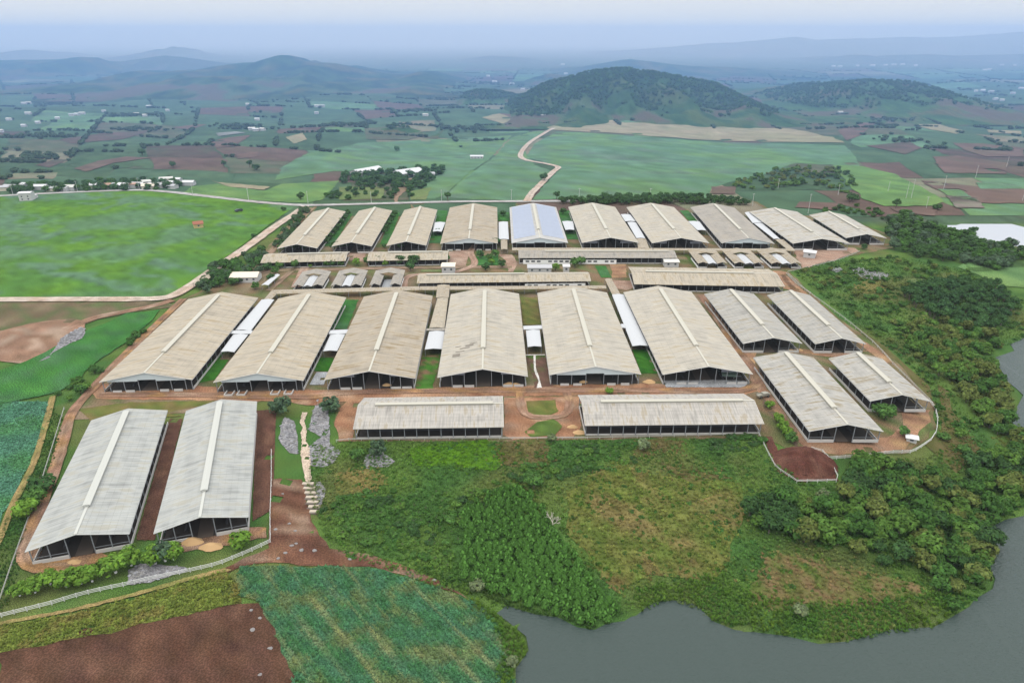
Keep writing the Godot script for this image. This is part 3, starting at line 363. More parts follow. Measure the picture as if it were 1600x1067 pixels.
var ZONES := {
	"lakeside": P([100.5,-170.8, 109.8,-181.3, 122.1,-183.1, 127.5,-177.3, 133.7,-173.9, 164,-196.1, 177.2,-202.2, 178.7,-191.5, 150.8,-163.7, 141.4,-160.8, 133.7,-155.1, 131.1,-148.2, 125.9,-142.2, 123.8,-136.3, 114,-129.7, 107.2,-125.5, 104.8,-130.5, 106.7,-138.6, 96.6,-138.8, 85,-143.5, 70.8,-147.1, 65.7,-153.1, 67.2,-161.4, 74.3,-163.5, 81.7,-158.1, 95.9,-164.9]),
	"rightslope": P([194.7,-301.1, 212.9,-299.7, 227.2,-290.2, 210.2,-272.9, 200.2,-251.1, 198.5,-239.9, 185.7,-222.2, 174.8,-202, 164,-196.1, 171.9,-222.8, 171.4,-243.8, 168.4,-258.1, 175.3,-284.3]),
	"darkwood": P([197,-326.7, 216.4,-341.4, 240.1,-347, 259.3,-344.2, 251.7,-318.5, 232.1,-300.3, 211.3,-291.8, 198.8,-302.9]),
	"farright": P([271.8,-493.6, 295.8,-503.5, 295,-460.5, 303.1,-431.3, 309.9,-416.4, 314.2,-405.2, 326,-399.8, 274.7,-368.6, 262.4,-384.2, 239.2,-397.1, 237.4,-416.4]),
	"backband": P([36.2,-549.5, 84,-559.1, 148.1,-564.1, 187.8,-547.1, 186.7,-535.6, 142.1,-539, 76.1,-539, 35.4,-536.7]),
	"plantation": P([-14.5,-157, -10.2,-161.8, -1.9,-166.7, 5.6,-164.7, 9.1,-157.3, 11.4,-150.3, 16.9,-141.7, 20.9,-131.8, 25.3,-126.1, 24.2,-122.3, 18.3,-121.4, 9.3,-124.5, -1.6,-129.1, -9,-133.9, -14,-136.8, -13.5,-147.3]),
	"thicket": P([-54.3,-157.2, -50.8,-162.1, -44.4,-162.6, -37.5,-165.9, -18.7,-164.6, -7.6,-168.8, 6,-178.9, 16.7,-189.9, 25,-189.9, 38.3,-188.7, 39.8,-178.9, 25.2,-172.5, 15.4,-170.8, 0,-167.4, -13.6,-157.1, -14.5,-143, -16.7,-138.6, -26.9,-140.9, -36.7,-140.3, -45,-144.8]),
	"topbrush": P([61.6,-190.7, 80.4,-193.8, 82.5,-190.7, 78.6,-185, 64.6,-182.4, 61.7,-186.9]),
	"brush": P([-64.9,-190.3, -57.4,-190.2, 0,-190.7, 82,-192.2, 81.6,-185, 85.6,-168.9, 97.5,-169.4, 106.8,-181.4, 134.2,-186.4, 164.7,-204.1, 158.5,-187.8, 127.4,-173.3, 90.2,-161.3, 69.7,-149.3, 107.3,-136.6, 103.8,-124.5, 78.8,-117.1, 66,-118.7, 47.8,-123.6, 38.3,-129.7, 24.7,-123.5, 21.9,-126.4, 16.9,-142.1, 10.9,-157.6, 0,-165.4, -14.6,-158.2, -14.5,-135.7, -8.8,-130.8, -16.1,-131.3, -29.4,-135.4, -42.7,-137.7, -49.9,-144.1, -55.8,-157.2, -61.6,-169.3]),
	"rightbrush": P([159,-368.6, 184.7,-386.7, 232.9,-399.8, 256.5,-374.5, 260.3,-345.8, 266.4,-333.6, 239,-292, 213.7,-276.2, 175.4,-260.5, 164.7,-204.1, 144.3,-185.7, 141.5,-194.2, 155.3,-217.9, 162,-246.1, 158.1,-288.6]),
	"shoregrass": P([31.1,-125.1, 38.2,-129.2, 44.3,-128.3, 48.4,-122.6, 57.2,-119.2, 77.1,-116.4, 100.2,-120.7, 116.9,-130.3, 107.8,-131.6, 95.3,-129.2, 75.2,-126.8, 60.5,-129.9, 51.2,-136.6, 32.4,-132.7]),
	"inletgrass": P([-8.7,-128.6, -1.5,-122.1, 3,-117.6, 3.5,-113.9, 0.3,-108.6, 0,-101.7, -4.1,-101.5, -2.2,-114.8, -6.2,-123.5, -12.9,-132.7]),
	"plantshore": P([-8.9,-131.8, -14,-136.8, -9,-133.9, -1.6,-129.1, 9.3,-124.5, 18.3,-121.4, 24.2,-122.3, 28.8,-125.5, 26.9,-122.6, 22.8,-121.9, 18.9,-120.1, 10.8,-123.8, 5.9,-124.6, -0.9,-127.3, -5.6,-129.7]),
	"inlethead": P([-26.6,-139.2, -18.2,-137.4, -9,-134.5, 0,-127.4, -2.3,-125.8, -6.9,-129.6, -10.4,-130.7, -17.8,-133.2]),
	"westtrees": P([-172.3,-379.3, -163,-399.8, -154.4,-406.6, -137.4,-374.5, -141.8,-360.6, -150.7,-339.4, -160.7,-325.8, -167.4,-349.7]),
	"westhedge": P([-150.9,-416.4, -163.4,-524.5, -156.4,-524.5, -140.9,-416.4]),
	"lefttrees": P([-184.1,-215.5, -173.8,-217.4, -169.4,-225.2, -165.2,-232.5, -166.4,-270.5, -170.6,-308.8, -168.1,-311.4, -162.3,-270.5, -161.5,-236.8, -156.6,-211.8, -162.3,-211.8]),
	"leftverge": P([-163.4,-211.8, -154.9,-205.1, -142.6,-179.6, -131.5,-151.6, -126.6,-138.8, -122,-131.8, -116.7,-119.3, -118.6,-113.7, -131.5,-134.1, -139.5,-154.3, -147.5,-179.6]),
	"farmtrees": P([-158.9,-633.6, -162.6,-662.6, -71.5,-705.3, -65.7,-677.7, -82.6,-589.6, -136.9,-612.2]),
	"farmgrove": P([-158.8,-590.1, -135.7,-606.5, -87.4,-584.4, -79.4,-564.1, -151,-554.3]),
	"villagetrees": P([-448.7,-601.2, -430.1,-624.8, -333.2,-641, -319.7,-650.6, -288.5,-619.9, -311.6,-596.1, -380.5,-590.2, -433.7,-579.4]),
	"slopetrees": P([197.6,-625, 247.9,-688.1, 302,-712.8, 333.2,-709.2, 318,-633.8, 286.1,-576.8, 264.9,-618.7, 222.4,-595.5, 197.1,-603.9]),
	"backright": P([219.4,-497.5, 239.9,-518, 267.4,-535.6, 283.9,-518, 273.5,-487.8, 259.5,-507.6]),
}
var VILLAGE := P([-441.2,-595.7, -438.7,-600.5, -435.7,-610.2, -412.3,-600.5, -399.4,-594.9, -388.9,-593.1, -385.5,-596.8, -368.5,-608.5, -360,-608.6, -350.5,-610.7, -342.3,-605.8, -337.1,-608.8, -332.4,-610.8, -330.7,-623, -318,-611, -320.4,-606, -313.3,-611, -310.3,-621.2, -299.5,-606.1, -319.4,-636.7, -291.8,-621.4, -309.5,-636.8])
var FAR_HOUSES := P([-1027.2,-1515.8, -1024.5,-1525.6, -816.4,-1157.9, -822.9,-1218.1, -747.6,-1174.4, -743.3,-1222.4, -743.7,-1239.3, -735.5,-1292, -651.4,-1241, -614.4,-1196.9, -715.5,-1417.7, -649.2,-1352, -516.4,-1404.9, -429.8,-1203.4, -377.9,-1030.4, -365,-1011.5, -356.3,-1013.2, -375.9,-1382.7, -366.3,-1385.8, -355.7,-1303.4, -734.9,-1017.9, -751.1,-1094.2, -751.6,-1129.5, -746.9,-1212.8, -144.6,-1197.7, -78,-1631.1, 51.9,-1186.3, 263.3,-3820.2, -84.5,-2602.7, -53.5,-2258.6, 0,-2165.3, 27,-1813.7, 203.3,-2756.9, 579.9,-1265.6, 1172.1,-1830.6, 1194.5,-1840.6, 1194.8,-1806.9, 1202,-1737.8, 1381.5,-1968.8, 1066.1,-1591, 1065.5,-1568.2, 1550.9,-3543.7, 1569.7,-3515.4, 1692.2,-3601.7, 1795.2,-3661.6, 1890.6,-3723.5, 1967.1,-3787.4, 2046.2,-3853.6, 2010.1,-3661.6, 1996.6,-3097.5, 2044.5,-3143.9, 2501.5,-3755.2, 2525.2,-3692.3])
var LONE_TREES := P([-409,-773.7, -345,-706.7, -268,-709.7, -257.2,-697, -140.5,-855.7, 29.5,-635.9, 74.9,-549.5, 516.7,-841, 328,-522.3, 298.2,-526.7, 281.3,-559.1, -173.2,-559.1, -101.3,-569.1, -51.9,-551.9, 36.7,-559.1, 274.8,-551.9, -293.5,-708.2])
var POLES := [[-419.4, -574.2, 9], [-372.8, -587.5, 10], [-327.3, -601.7, 10], [-267.2, -571.7, 10], [-215.3, -556.7, 10], [-163.5, -544.8, 10], [-112.7, -544.8, 10], [-56.8, -549.5, 10], [-0.5, -556.7, 9], [55.3, -561.6, 9], [113.8, -561.6, 9], [189.7, -535.6, 10], [223.3, -509.6, 15], [324.1, -590, 9], [324.6, -561.6, 14], [328.8, -561.6, 16], [378.6, -601.3, 12], [440.6, -655.9, 12], [505.3, -709.7, 11], [413.8, -551.9, 9], [323.2, -528.9, 9], [234.3, -603.9, 9], [275.3, -576.8, 9]]
var STEPS := P([-61.3,-170.2, -55.6,-157.2])
var HEAP := P([91.1,-178.9])
var HEAPS := P([-1,-230.4, 1.2,-229.9, -47.5,-229.9, 27.4,-232.5, 52.6,-232.5, 117.2,-260.6, 120.9,-261.9, -83.5,-141.7, -77.7,-139.7, -109.9,-134.1, 20.6,-199.5, 22.4,-195.8])
var BOULDERS := P([-66.7,-163.4, -58.1,-146.5, -57.1,-140.4, -54.1,-138.8, -59.1,-135.5, -56.2,-141.1, -50.9,-138.9, -63.4,-146.9, -58,-137.6, -60.7,-150, -41.6,-137.3, -19.7,-134.5, -57.2,-116.1, -57.6,-112.7, -52,-101, -52.1,-107.8, -59.9,-118.4])
var COWS := P([27.1,-200.2, 30.4,-200.6, 34.3,-200.2, 38.1,-201.5, 43.6,-201.5, 49,-201.5, 52.3,-201.5, 60,-201.9, 67.6,-201.5, 76.7,-202.7])

var rng := RandomNumberGenerator.new()
var n1 := FastNoiseLite.new()
var n2 := FastNoiseLite.new()
var n3 := FastNoiseLite.new()
var used := {}
var mats := {}
var tg := PackedFloat32Array()
const TX0 := -340.0
const TZ0 := -475.0
const TC := 5.0
const TNX := 254
const TNZ := 158

static func P(a: Array) -> PackedVector2Array:
	var r := PackedVector2Array()
	for i in range(0, a.size(), 2):
		r.append(Vector2(a[i], a[i + 1]))
	return r

# ------------------------------------------------------------------ naming
func numbered(called: String) -> String:
	var k: int = used.get(called, 0)
	used[called] = k + 1
	return called if k == 0 else "%s_%03d" % [called, k]

func thing(called: String, label: String, category: String, at := Vector3.ZERO, turn := 0.0, group := "") -> Node3D:
	var o := Node3D.new()
	o.name = numbered(called)
	o.position = at
	o.rotation.y = turn
	add_child(o)
	tag(o, label, category, group)
	return o

func tag(o: Node, label: String, category: String, group := "") -> void:
	o.set_meta("label", label)
	o.set_meta("category", category)
	if group != "":
		o.set_meta("group", group)

func obj(called: String, mesh: Mesh, m: Material, parent: Node, at := Vector3.ZERO, turn := 0.0) -> MeshInstance3D:
	var o := MeshInstance3D.new()
	o.mesh = mesh
	o.material_override = m
	o.position = at
	o.rotation.y = turn
	if parent == self:
		o.name = numbered(called)
	else:
		var k := 0
		for c in parent.get_children():
			var s := String(c.name)
			if s == called or (s.begins_with(called + "_") and s.length() == called.length() + 4):
				k += 1
		o.name = called if k == 0 else "%s_%03d" % [called, k]
	parent.add_child(o, true)
	return o

func struct(called: String, mesh: Mesh, m: Material) -> MeshInstance3D:
	var o := obj(called, mesh, m, self)
	o.set_meta("kind", "structure")
	return o

func stuff(called: String, mesh: Mesh, m: Material, xf: Array, tints: Array, label: String, category: String) -> void:
	if xf.is_empty():
		return
	var mm := MultiMesh.new()
	mm.transform_format = MultiMesh.TRANSFORM_3D
	mm.use_colors = true
	mm.mesh = mesh
	mm.instance_count = xf.size()
	for i in xf.size():
		mm.set_instance_transform(i, xf[i])
		mm.set_instance_color(i, tints[i])
	var o := MultiMeshInstance3D.new()
	o.multimesh = mm
	o.material_override = m
	o.name = numbered(called)
	add_child(o)
	o.set_meta("kind", "stuff")
	tag(o, label, category)

# ------------------------------------------------------------------ small mesh builder
class MB:
	var v := PackedVector3Array()
	var n := PackedVector3Array()
	var c := PackedColorArray()
	var u := PackedVector2Array()
	var i := PackedInt32Array()
	func tri(a: Vector3, b: Vector3, d: Vector3, col := Color.WHITE) -> void:
		var k := v.size()
		var nn := (d - a).cross(b - a).normalized()
		v.append_array([a, b, d]); n.append_array([nn, nn, nn]); c.append_array([col, col, col])
		u.append_array([Vector2.ZERO, Vector2.RIGHT, Vector2.ONE]); i.append_array([k, k + 1, k + 2])
	func quad(a: Vector3, b: Vector3, d: Vector3, e: Vector3, col := Color.WHITE) -> void:
		var k := v.size()
		var nn := (d - a).cross(b - a).normalized()
		v.append_array([a, b, d, e]); n.append_array([nn, nn, nn, nn]); c.append_array([col, col, col, col])
		u.append_array([Vector2.ZERO, Vector2.RIGHT, Vector2.ONE, Vector2.DOWN]); i.append_array([k, k + 1, k + 2, k, k + 2, k + 3])
	func quad_uv(a: Vector3, b: Vector3, d: Vector3, e: Vector3, ua: Vector2, ub: Vector2, ud: Vector2, ue: Vector2) -> void:
		quad(a, b, d, e)
		var k := u.size() - 4
		u[k] = ua; u[k + 1] = ub; u[k + 2] = ud; u[k + 3] = ue
	func box(ctr: Vector3, s: Vector3, col := Color.WHITE, b := Basis.IDENTITY) -> void:
		var h := s * 0.5
		var p: Array[Vector3] = []
		for k in 8:
			p.append(ctr + b * Vector3(h.x if k & 1 else -h.x, h.y if k & 2 else -h.y, h.z if k & 4 else -h.z))
		quad(p[2], p[6], p[7], p[3], col) # top
		quad(p[0], p[1], p[5], p[4], col)
		quad(p[4], p[5], p[7], p[6], col)
		quad(p[1], p[0], p[2], p[3], col)
		quad(p[0], p[4], p[6], p[2], col)
		quad(p[5], p[1], p[3], p[7], col)
	func stick(a: Vector3, b: Vector3, ra: float, rb: float, sides := 5, col := Color.WHITE) -> void:
		var d := (b - a).normalized()
		var x := d.cross(Vector3(0.31, 0.2, 0.93)).normalized()
		var y := d.cross(x)
		for k in sides:
			var a0 := TAU * k / sides
			var a1 := TAU * (k + 1) / sides
			var r0 := x * cos(a0) + y * sin(a0)
			var r1 := x * cos(a1) + y * sin(a1)
			quad(a + r0 * ra, a + r1 * ra, b + r1 * rb, b + r0 * rb, col)
	func mesh() -> ArrayMesh:
		for t in range(0, i.size(), 3):
			var p := v[i[t]]
			if (v[i[t + 2]] - p).cross(v[i[t + 1]] - p).dot(n[i[t]] + n[i[t + 1]] + n[i[t + 2]]) < 0.0:
				var k := i[t + 1]
				i[t + 1] = i[t + 2]
				i[t + 2] = k
		var a := []
		a.resize(Mesh.ARRAY_MAX)
		a[Mesh.ARRAY_VERTEX] = v
		a[Mesh.ARRAY_NORMAL] = n
		a[Mesh.ARRAY_COLOR] = c
		a[Mesh.ARRAY_TEX_UV] = u
		a[Mesh.ARRAY_INDEX] = i
		var m := ArrayMesh.new()
		if v.size():
			m.add_surface_from_arrays(Mesh.PRIMITIVE_TRIANGLES, a)
		return m

var boxes := {}
func box_mesh(s: Vector3) -> Mesh:
	var key := s.snapped(Vector3(.01, .01, .01))
	if not boxes.has(key):
		var b := MB.new()
		b.box(Vector3.ZERO, s)
		boxes[key] = b.mesh()
	return boxes[key]

# ------------------------------------------------------------------ materials
func lin(r: float, g: float, b: float) -> Color:
	return Color(r, g, b).linear_to_srgb()

func grain(seed_: int, freq: float, lo: float, hi: float, normal := false) -> ImageTexture:
	var f := FastNoiseLite.new()
	f.seed = seed_
	f.frequency = freq
	f.fractal_octaves = 5
	var im := f.get_seamless_image(512, 512)
	if normal:
		im.convert(Image.FORMAT_RGBA8)
		im.bump_map_to_normal_map(6.0)
		return ImageTexture.create_from_image(im)
	im.convert(Image.FORMAT_L8)
	var d := im.get_data()
	for k in d.size():
		d[k] = int(255.0 * clampf(lerpf(lo, hi, smoothstep(0.15, 0.85, d[k] / 255.0)), 0, 1))
	return ImageTexture.create_from_image(Image.create_from_data(512, 512, false, Image.FORMAT_L8, d))

func std(called: String, c: Color, rough := 0.9) -> StandardMaterial3D:
	if mats.has(called):
		return mats[called]
	var m := StandardMaterial3D.new()
	m.resource_name = called
	m.albedo_color = c
	m.roughness = rough
	m.metallic_specular = 0.3
	mats[called] = m
	return m

func roof_texture(seed_: int, dirt: float) -> ImageTexture:
	var a := FastNoiseLite.new()
	a.seed = seed_
	a.frequency = 1.0
	a.fractal_octaves = 3
	var w := 1024
	var h := 128
	var d := PackedByteArray()
	d.resize(w * h * 3)
	for y in h:
		var t := float(y) / h
		var lap := 1.0 - 0.025 * smoothstep(0.86, 1.0, fposmod(t * 7.0, 1.0))
		for x in w:
			var s := float(x) / w
			var sheet_ := floorf(s * 92.0)
			var streak := a.get_noise_2d(s * 170.0, t * .55)
			var broad := a.get_noise_2d(s * 34.0 + 40.0, t * .8 + 7.0)
			var blot := a.get_noise_2d(s * 7.0 + 11.0, t * 2.2 + 3.0)
			var one := a.get_noise_2d(sheet_ * 7.3, 20.0)
			var val := 0.86 + 0.11 * streak + 0.12 * broad + 0.09 * blot + 0.02 * one
			var stain := smoothstep(0.08, 0.5, broad * 0.7 + streak * 0.5 + blot * 0.35) * dirt
			var e := clampf(val * lap, 0.3, 1.0)
			var k := (y * w + x) * 3
			d[k] = int(255.0 * clampf(e * (1.0 - 0.24 * stain), 0, 1))
			d[k + 1] = int(255.0 * clampf(e * (1.0 - 0.28 * stain), 0, 1))
			d[k + 2] = int(255.0 * clampf(e * (1.0 - 0.36 * stain), 0, 1))
	return ImageTexture.create_from_image(Image.create_from_data(w, h, false, Image.FORMAT_RGB8, d))

var soil_tex: ImageTexture
var grass_tex: ImageTexture
var bump_tex: ImageTexture
func ground_mat(called: String, tex: Texture2D, size: float, bump: float) -> StandardMaterial3D:
	if mats.has(called):
		return mats[called]
	var m := std(called, Color.WHITE, 0.95)
	m.metallic_specular = 0.15
	m.vertex_color_use_as_albedo = true
	m.albedo_texture = tex
	m.uv1_triplanar = true
	m.uv1_world_triplanar = true
	m.uv1_scale = Vector3.ONE / size
	if bump > 0:
		m.normal_enabled = true
		m.normal_texture = bump_tex
		m.normal_scale = bump
	return m

func leaf_mat(called: String, c: Color) -> StandardMaterial3D:
	if mats.has(called):
		return mats[called]
	var m := std(called, c, 0.9)
	m.vertex_color_use_as_albedo = true
	m.metallic_specular = 0.12
	m.cull_mode = BaseMaterial3D.CULL_DISABLED
	m.backlight_enabled = true
	m.backlight = Color(0.3, 0.3, 0.3)
	return m

# ------------------------------------------------------------------ terrain
func rolling(x: float, z: float) -> float:
	var k := smoothstep(560.0, 900.0, -z) * (1.0 - smoothstep(2300.0, 3300.0, -z)) * (1.0 - smoothstep(1900.0, 2600.0, absf(x)))
	if k <= 0.0:
		return 0.0
	return k * (3.2 * sin(x * .0071 + 1.3) * sin(z * .0093 + .4) + 2.4 * sin(x * .0163 + z * .007) + 1.6 * sin(z * .021 - x * .009 + 2.0))

func edge_distance(p: Vector2, poly: PackedVector2Array, closed: bool) -> float:
	var best := 1e12
	for i in poly.size() - (0 if closed else 1):
		best = minf(best, p.distance_squared_to(Geometry2D.get_closest_point_to_segment(p, poly[i], poly[(i + 1) % poly.size()])))
	return sqrt(best)

func make_terrain() -> void:
	tg.resize(TNX * TNZ)
	for j in TNZ:
		for i in TNX:
			var p := Vector2(TX0 + i * TC, TZ0 + j * TC)
			var d := edge_distance(p, SHORE, true)
			var h := 0.0
			if Geometry2D.is_point_in_polygon(p, SHORE):
				h = LAKE_Y - minf(2.5, 0.3 + d * 0.25)
			elif d < 52.0:
				h = LAKE_Y + 0.2 + (-LAKE_Y - 0.2) * smoothstep(0.0, 52.0, d)
			if absf(p.x + 72.0) < 40.0 and p.y < -130.0 and p.y > -240.0:
				h -= 2.2 * (1.0 - smoothstep(2.0, 11.0, edge_distance(p, CHANNEL, false)))
			if Geometry2D.is_point_in_polygon(p, POND):
				h = -0.8
			tg[j * TNX + i] = h

func T(x: float, z: float) -> float:
	var fx := (x - TX0) / TC
	var fz := (z - TZ0) / TC
	if fx >= 0.0 and fz >= 0.0 and fx < TNX - 1.0 and fz < TNZ - 1.0:
		var i := int(fx)
		var j := int(fz)
		var a := fx - i
		var b := fz - j
		var k := j * TNX + i
		return lerpf(lerpf(tg[k], tg[k + 1], a), lerpf(tg[k + TNX], tg[k + TNX + 1], a), b)
	return rolling(x, z)

func TN(x: float, z: float, e := 2.0) -> Vector3:
	return Vector3(T(x - e, z) - T(x + e, z), 2.0 * e, T(x, z - e) - T(x, z + e)).normalized()

# colours of the ground, linear: a, b, c, size of the patches of b, of c, how much of c
var PAL := {
	"base": [Color(.062, .125, .040), Color(.095, .155, .047), Color(.130, .130, .058), 26., 60., .6],
	"far": [Color(.050, .100, .052), Color(.070, .125, .068), Color(.11, .10, .07), 60., 130., .5],
	"rice": [Color(.098, .195, .042), Color(.078, .165, .048), Color(.100, .175, .105), 55., 90., .8],
	"teal": [Color(.090, .200, .080), Color(.100, .220, .120), Color(.120, .240, .065), 40., 110., .8],
	"teal2": [Color(.085, .200, .085), Color(.100, .220, .125), Color(.115, .240, .060), 50., 140., .7],
	"tanfield": [Color(.27, .25, .14), Color(.31, .26, .16), Color(.20, .22, .11), 40., 90., .5],
	"tanfield2": [Color(.20, .19, .12), Color(.17, .19, .11), Color(.22, .17, .12), 40., 90., .7],
	"greyfield": [Color(.25, .26, .26), Color(.22, .23, .22), Color(.18, .2, .16), 30., 60., .4],
	"bright": [Color(.115, .240, .050), Color(.090, .200, .060), Color(.16, .27, .06), 24., 50., .6],
	"brown": [Color(.135, .085, .070), Color(.115, .078, .064), Color(.12, .10, .06), 30., 60., .5],
	"dbrown": [Color(.100, .065, .060), Color(.085, .07, .055), Color(.08, .10, .06), 30., 60., .5],
	"plough": [Color(.14, .11, .10), Color(.11, .10, .08), Color(.1, .13, .08), 8., 20., .6],
	"orchard": [Color(.10, .12, .07), Color(.08, .11, .06), Color(.14, .11, .08), 10., 30., .6],
	"pasture": [Color(.150, .210, .060), Color(.120, .190, .055), Color(.19, .19, .08), 14., 30., .5],
	"waste": [Color(.115, .090, .060), Color(.085, .105, .050), Color(.16, .12, .085), 9., 22., .7],
	"redearth": [Color(.235, .150, .110), Color(.185, .120, .085), Color(.30, .23, .18), 6., 12., .9],
	"greyrock": [Color(.21, .21, .22), Color(.28, .27, .27), Color(.15, .15, .13), 1.6, 5., .6],
	"dgreen": [Color(.045, .130, .040), Color(.060, .160, .045), Color(.075, .150, .080), 7., 18., .6],
	"cabbage": [Color(.065, .150, .100), Color(.085, .185, .130), Color(.07, .17, .06), 10., 24., .6],
	"yard": [Color(.165, .115, .075), Color(.085, .110, .045), Color(.20, .155, .115), 9., 22., .7],
	"red": [Color(0.261, 0.149, 0.095), Color(0.216, 0.117, 0.077), Color(0.333, 0.216, 0.140), 6., 14., .6],
	"red2": [Color(.255, .155, .105), Color(.215, .130, .09), Color(.34, .24, .135), 6., 13., .6],
	"red3": [Color(0.225, 0.140, 0.104), Color(0.180, 0.117, 0.081), Color(0.324, 0.198, 0.090), 5., 11., .6],
	"brownyard": [Color(.12, .085, .065), Color(.10, .09, .055), Color(.16, .11, .08), 5., 11., .6],
	"pinkearth": [Color(.30, .215, .170), Color(.26, .175, .135), Color(.34, .27, .22), 6., 13., .6],
	"redsoil": [Color(0.094, 0.049, 0.036), Color(0.120, 0.064, 0.045), Color(0.173, 0.101, 0.064), 5., 16., .8],
	"brown2": [Color(0.109, 0.060, 0.045), Color(0.090, 0.051, 0.039), Color(0.128, 0.075, 0.053), 3., 9., .6],
	"soil": [Color(.080, .044, .031), Color(.066, .038, .028), Color(.112, .064, .046), 4., 14., .7],
	"heap": [Color(0.079, 0.036, 0.028), Color(0.094, 0.046, 0.036), Color(0.128, 0.075, 0.056), 5., 12., .5],
	"drygrass": [Color(.15, .145, .055), Color(.11, .135, .045), Color(.19, .14, .075), 5., 10., .7],
	"grassb": [Color(.095, .145, .045), Color(.08, .125, .04), Color(.15, .16, .06), 5., 9., .6],
	"grassd": [Color(.040, .125, .025), Color(.055, .150, .030), Color(.03, .10, .025), 4., 9., .5],
	"patchy": [Color(.055, .145, .030), Color(.08, .16, .045), Color(.20, .125, .085), 4., 7., 1.0],
	"soilgrass": [Color(.16, .095, .075), Color(.13, .085, .065), Color(.07, .14, .035), 5., 9., .9],
	"white": [Color(.62, .60, .57), Color(.55, .53, .50), Color(.5, .48, .44), 3., 8., .5],
	"concrete": [Color(.34, .35, .36), Color(.29, .30, .31), Color(.25, .25, .25), 4., 9., .5],
	"paledirt": [Color(.44, .38, .33), Color(.38, .32, .27), Color(.36, .27, .21), 8., 25., .6],
	"dirt2": [Color(.25, .18, .135), Color(.21, .155, .115), Color(.17, .15, .09), 7., 16., .6],
	"asphalt": [Color(.38, .37, .36), Color(.33, .32, .31), Color(.30, .28, .26), 10., 30., .5],
	"tanpath": [Color(.23, .175, .090), Color(.19, .16, .075), Color(.15, .16, .06), 4., 10., .6],
	"corn": [Color(.058, .132, .078), Color(.050, .122, .056), Color(.15, .15, .065), 4., 9., .5],
	"maize": [Color(.14, .165, .050), Color(.115, .150, .045), Color(.17, .13, .06), 3., 8., .6],
	"silt": [Color(.50, .42, .34), Color(.44, .36, .29), Color(.38, .30, .24), 2., 6., .5],
	"lime": [Color(.095, .185, .030), Color(.075, .155, .030), Color(.06, .12, .03), 5., 12., .5],
	"brownweed": [Color(.115, .100, .050), Color(.095, .105, .040), Color(.16, .13, .07), 5., 11., .6],
	"straw": [Color(.20, .165, .075), Color(.15, .15, .06), Color(.10, .13, .045), 5., 10., .6],
	"pasturebrown": [Color(.105, .140, .042), Color(.135, .145, .052), Color(.19, .150, .075), 6., 15., .8],
	"brownmeadow": [Color(.19, .135, .080), Color(.13, .135, .055), Color(.08, .14, .035), 4., 9., .8],
	"hillnear": [Color(.030, .068, .030), Color(.042, .088, .036), Color(.080, .110, .045), 40., 120., .8],
	"hillnear2": [Color(.040, .085, .036), Color(.060, .115, .045), Color(.11, .095, .055), 40., 110., .8],
	"hillmid": [Color(.018, .040, .022), Color(.050, .085, .038), Color(.11, .10, .05), 90., 200., .9],
	"hillfar": [Color(.035, .060, .040), Color(.050, .08, .045), Color(.07, .08, .05), 300., 900., .5],
	"fgreen": [Color(.062, .135, .070), Color(.052, .115, .060), Color(.085, .155, .07), 40., 90., .6],
	"fdark": [Color(.045, .100, .048), Color(.055, .115, .05), Color(.07, .13, .06), 30., 80., .6],
}
const FAR_PALETTES := ["far", "teal", "teal2", "tanfield", "tanfield2", "bright", "brown", "dbrown", "plough", "orchard", "fgreen", "fdark", "pasture"]
func shade(pal: String, x: float, z: float) -> Color:
	var p: Array = PAL[pal]
	var s1: float = p[3]
	var s2: float = p[4]
	var a := smoothstep(-.28, .28, n1.get_noise_2d(x / s1, z / s1))
	var b := smoothstep(.02, .36, n2.get_noise_2d(x / s2, z / s2))
	var c: Color = p[0].lerp(p[1], a).lerp(p[2], b * p[5])
	var s := 1.22 * (1.0 + .42 * n3.get_noise_2d(x * .30, z * .30))
	if pal == "corn":
		var q := fposmod((x * -0.742 + z * 0.670 + .8 * n2.get_noise_2d(x * .05, z * .05)) / 5.6, 1.0)
		c = c.lerp(Color(.30, .27, .15), .42 * smoothstep(.17, .0, absf(q - .5)) * smoothstep(-.35, .25, n1.get_noise_2d(x * .05, z * .03)))
	elif pal == "pasturebrown" or pal == "soil" or pal == "brown2" or pal == "cabbage" or pal == "maize":
		s *= 1.0 + (.26 if pal == "pasturebrown" else .12) * sin((z + .12 * x + 2.0 * n2.get_noise_2d(x * .03, z * .03) if pal == "pasturebrown" else x * .25 + z * .95 + .8 * n2.get_noise_2d(x * .04, z * .04)) * 3.0)
	elif pal == "rice" or pal == "teal" or pal == "teal2":
		var w := 1.4 * n1.get_noise_2d(x * .008, z * .008)
		var wisp := n2.get_noise_2d(x * .014 + w, z * .020 + w)
		c = c.lerp(Color(.105, .175, .125), .8 * smoothstep(.10, .42, wisp))
		s *= 1.0 + .16 * n1.get_noise_2d(x * .10, z * .10)
	elif pal == "red" or pal == "red2" or pal == "red3" or pal == "redsoil":
		var drag := n1.get_noise_2d(x * .035 + 60.0, z * .22)
		s *= 1.0 + .42 * drag
		c = c.lerp(Color(.30, .23, .175), .5 * smoothstep(.1, .4, n2.get_noise_2d(x * .05 + 9.0, z * .16)))
	elif pal == "plough":
		s *= 1.0 + .45 * sin(z * .9)
	var y := c.r * .3 + c.g * .6 + c.b * .1
	var k := .85 if pal in FAR_PALETTES else 1.15
	return Color(maxf(0, lerpf(y, c.r, k)) * s, lerpf(y, c.g, k) * s, maxf(0, lerpf(y, c.b, k)) * s)

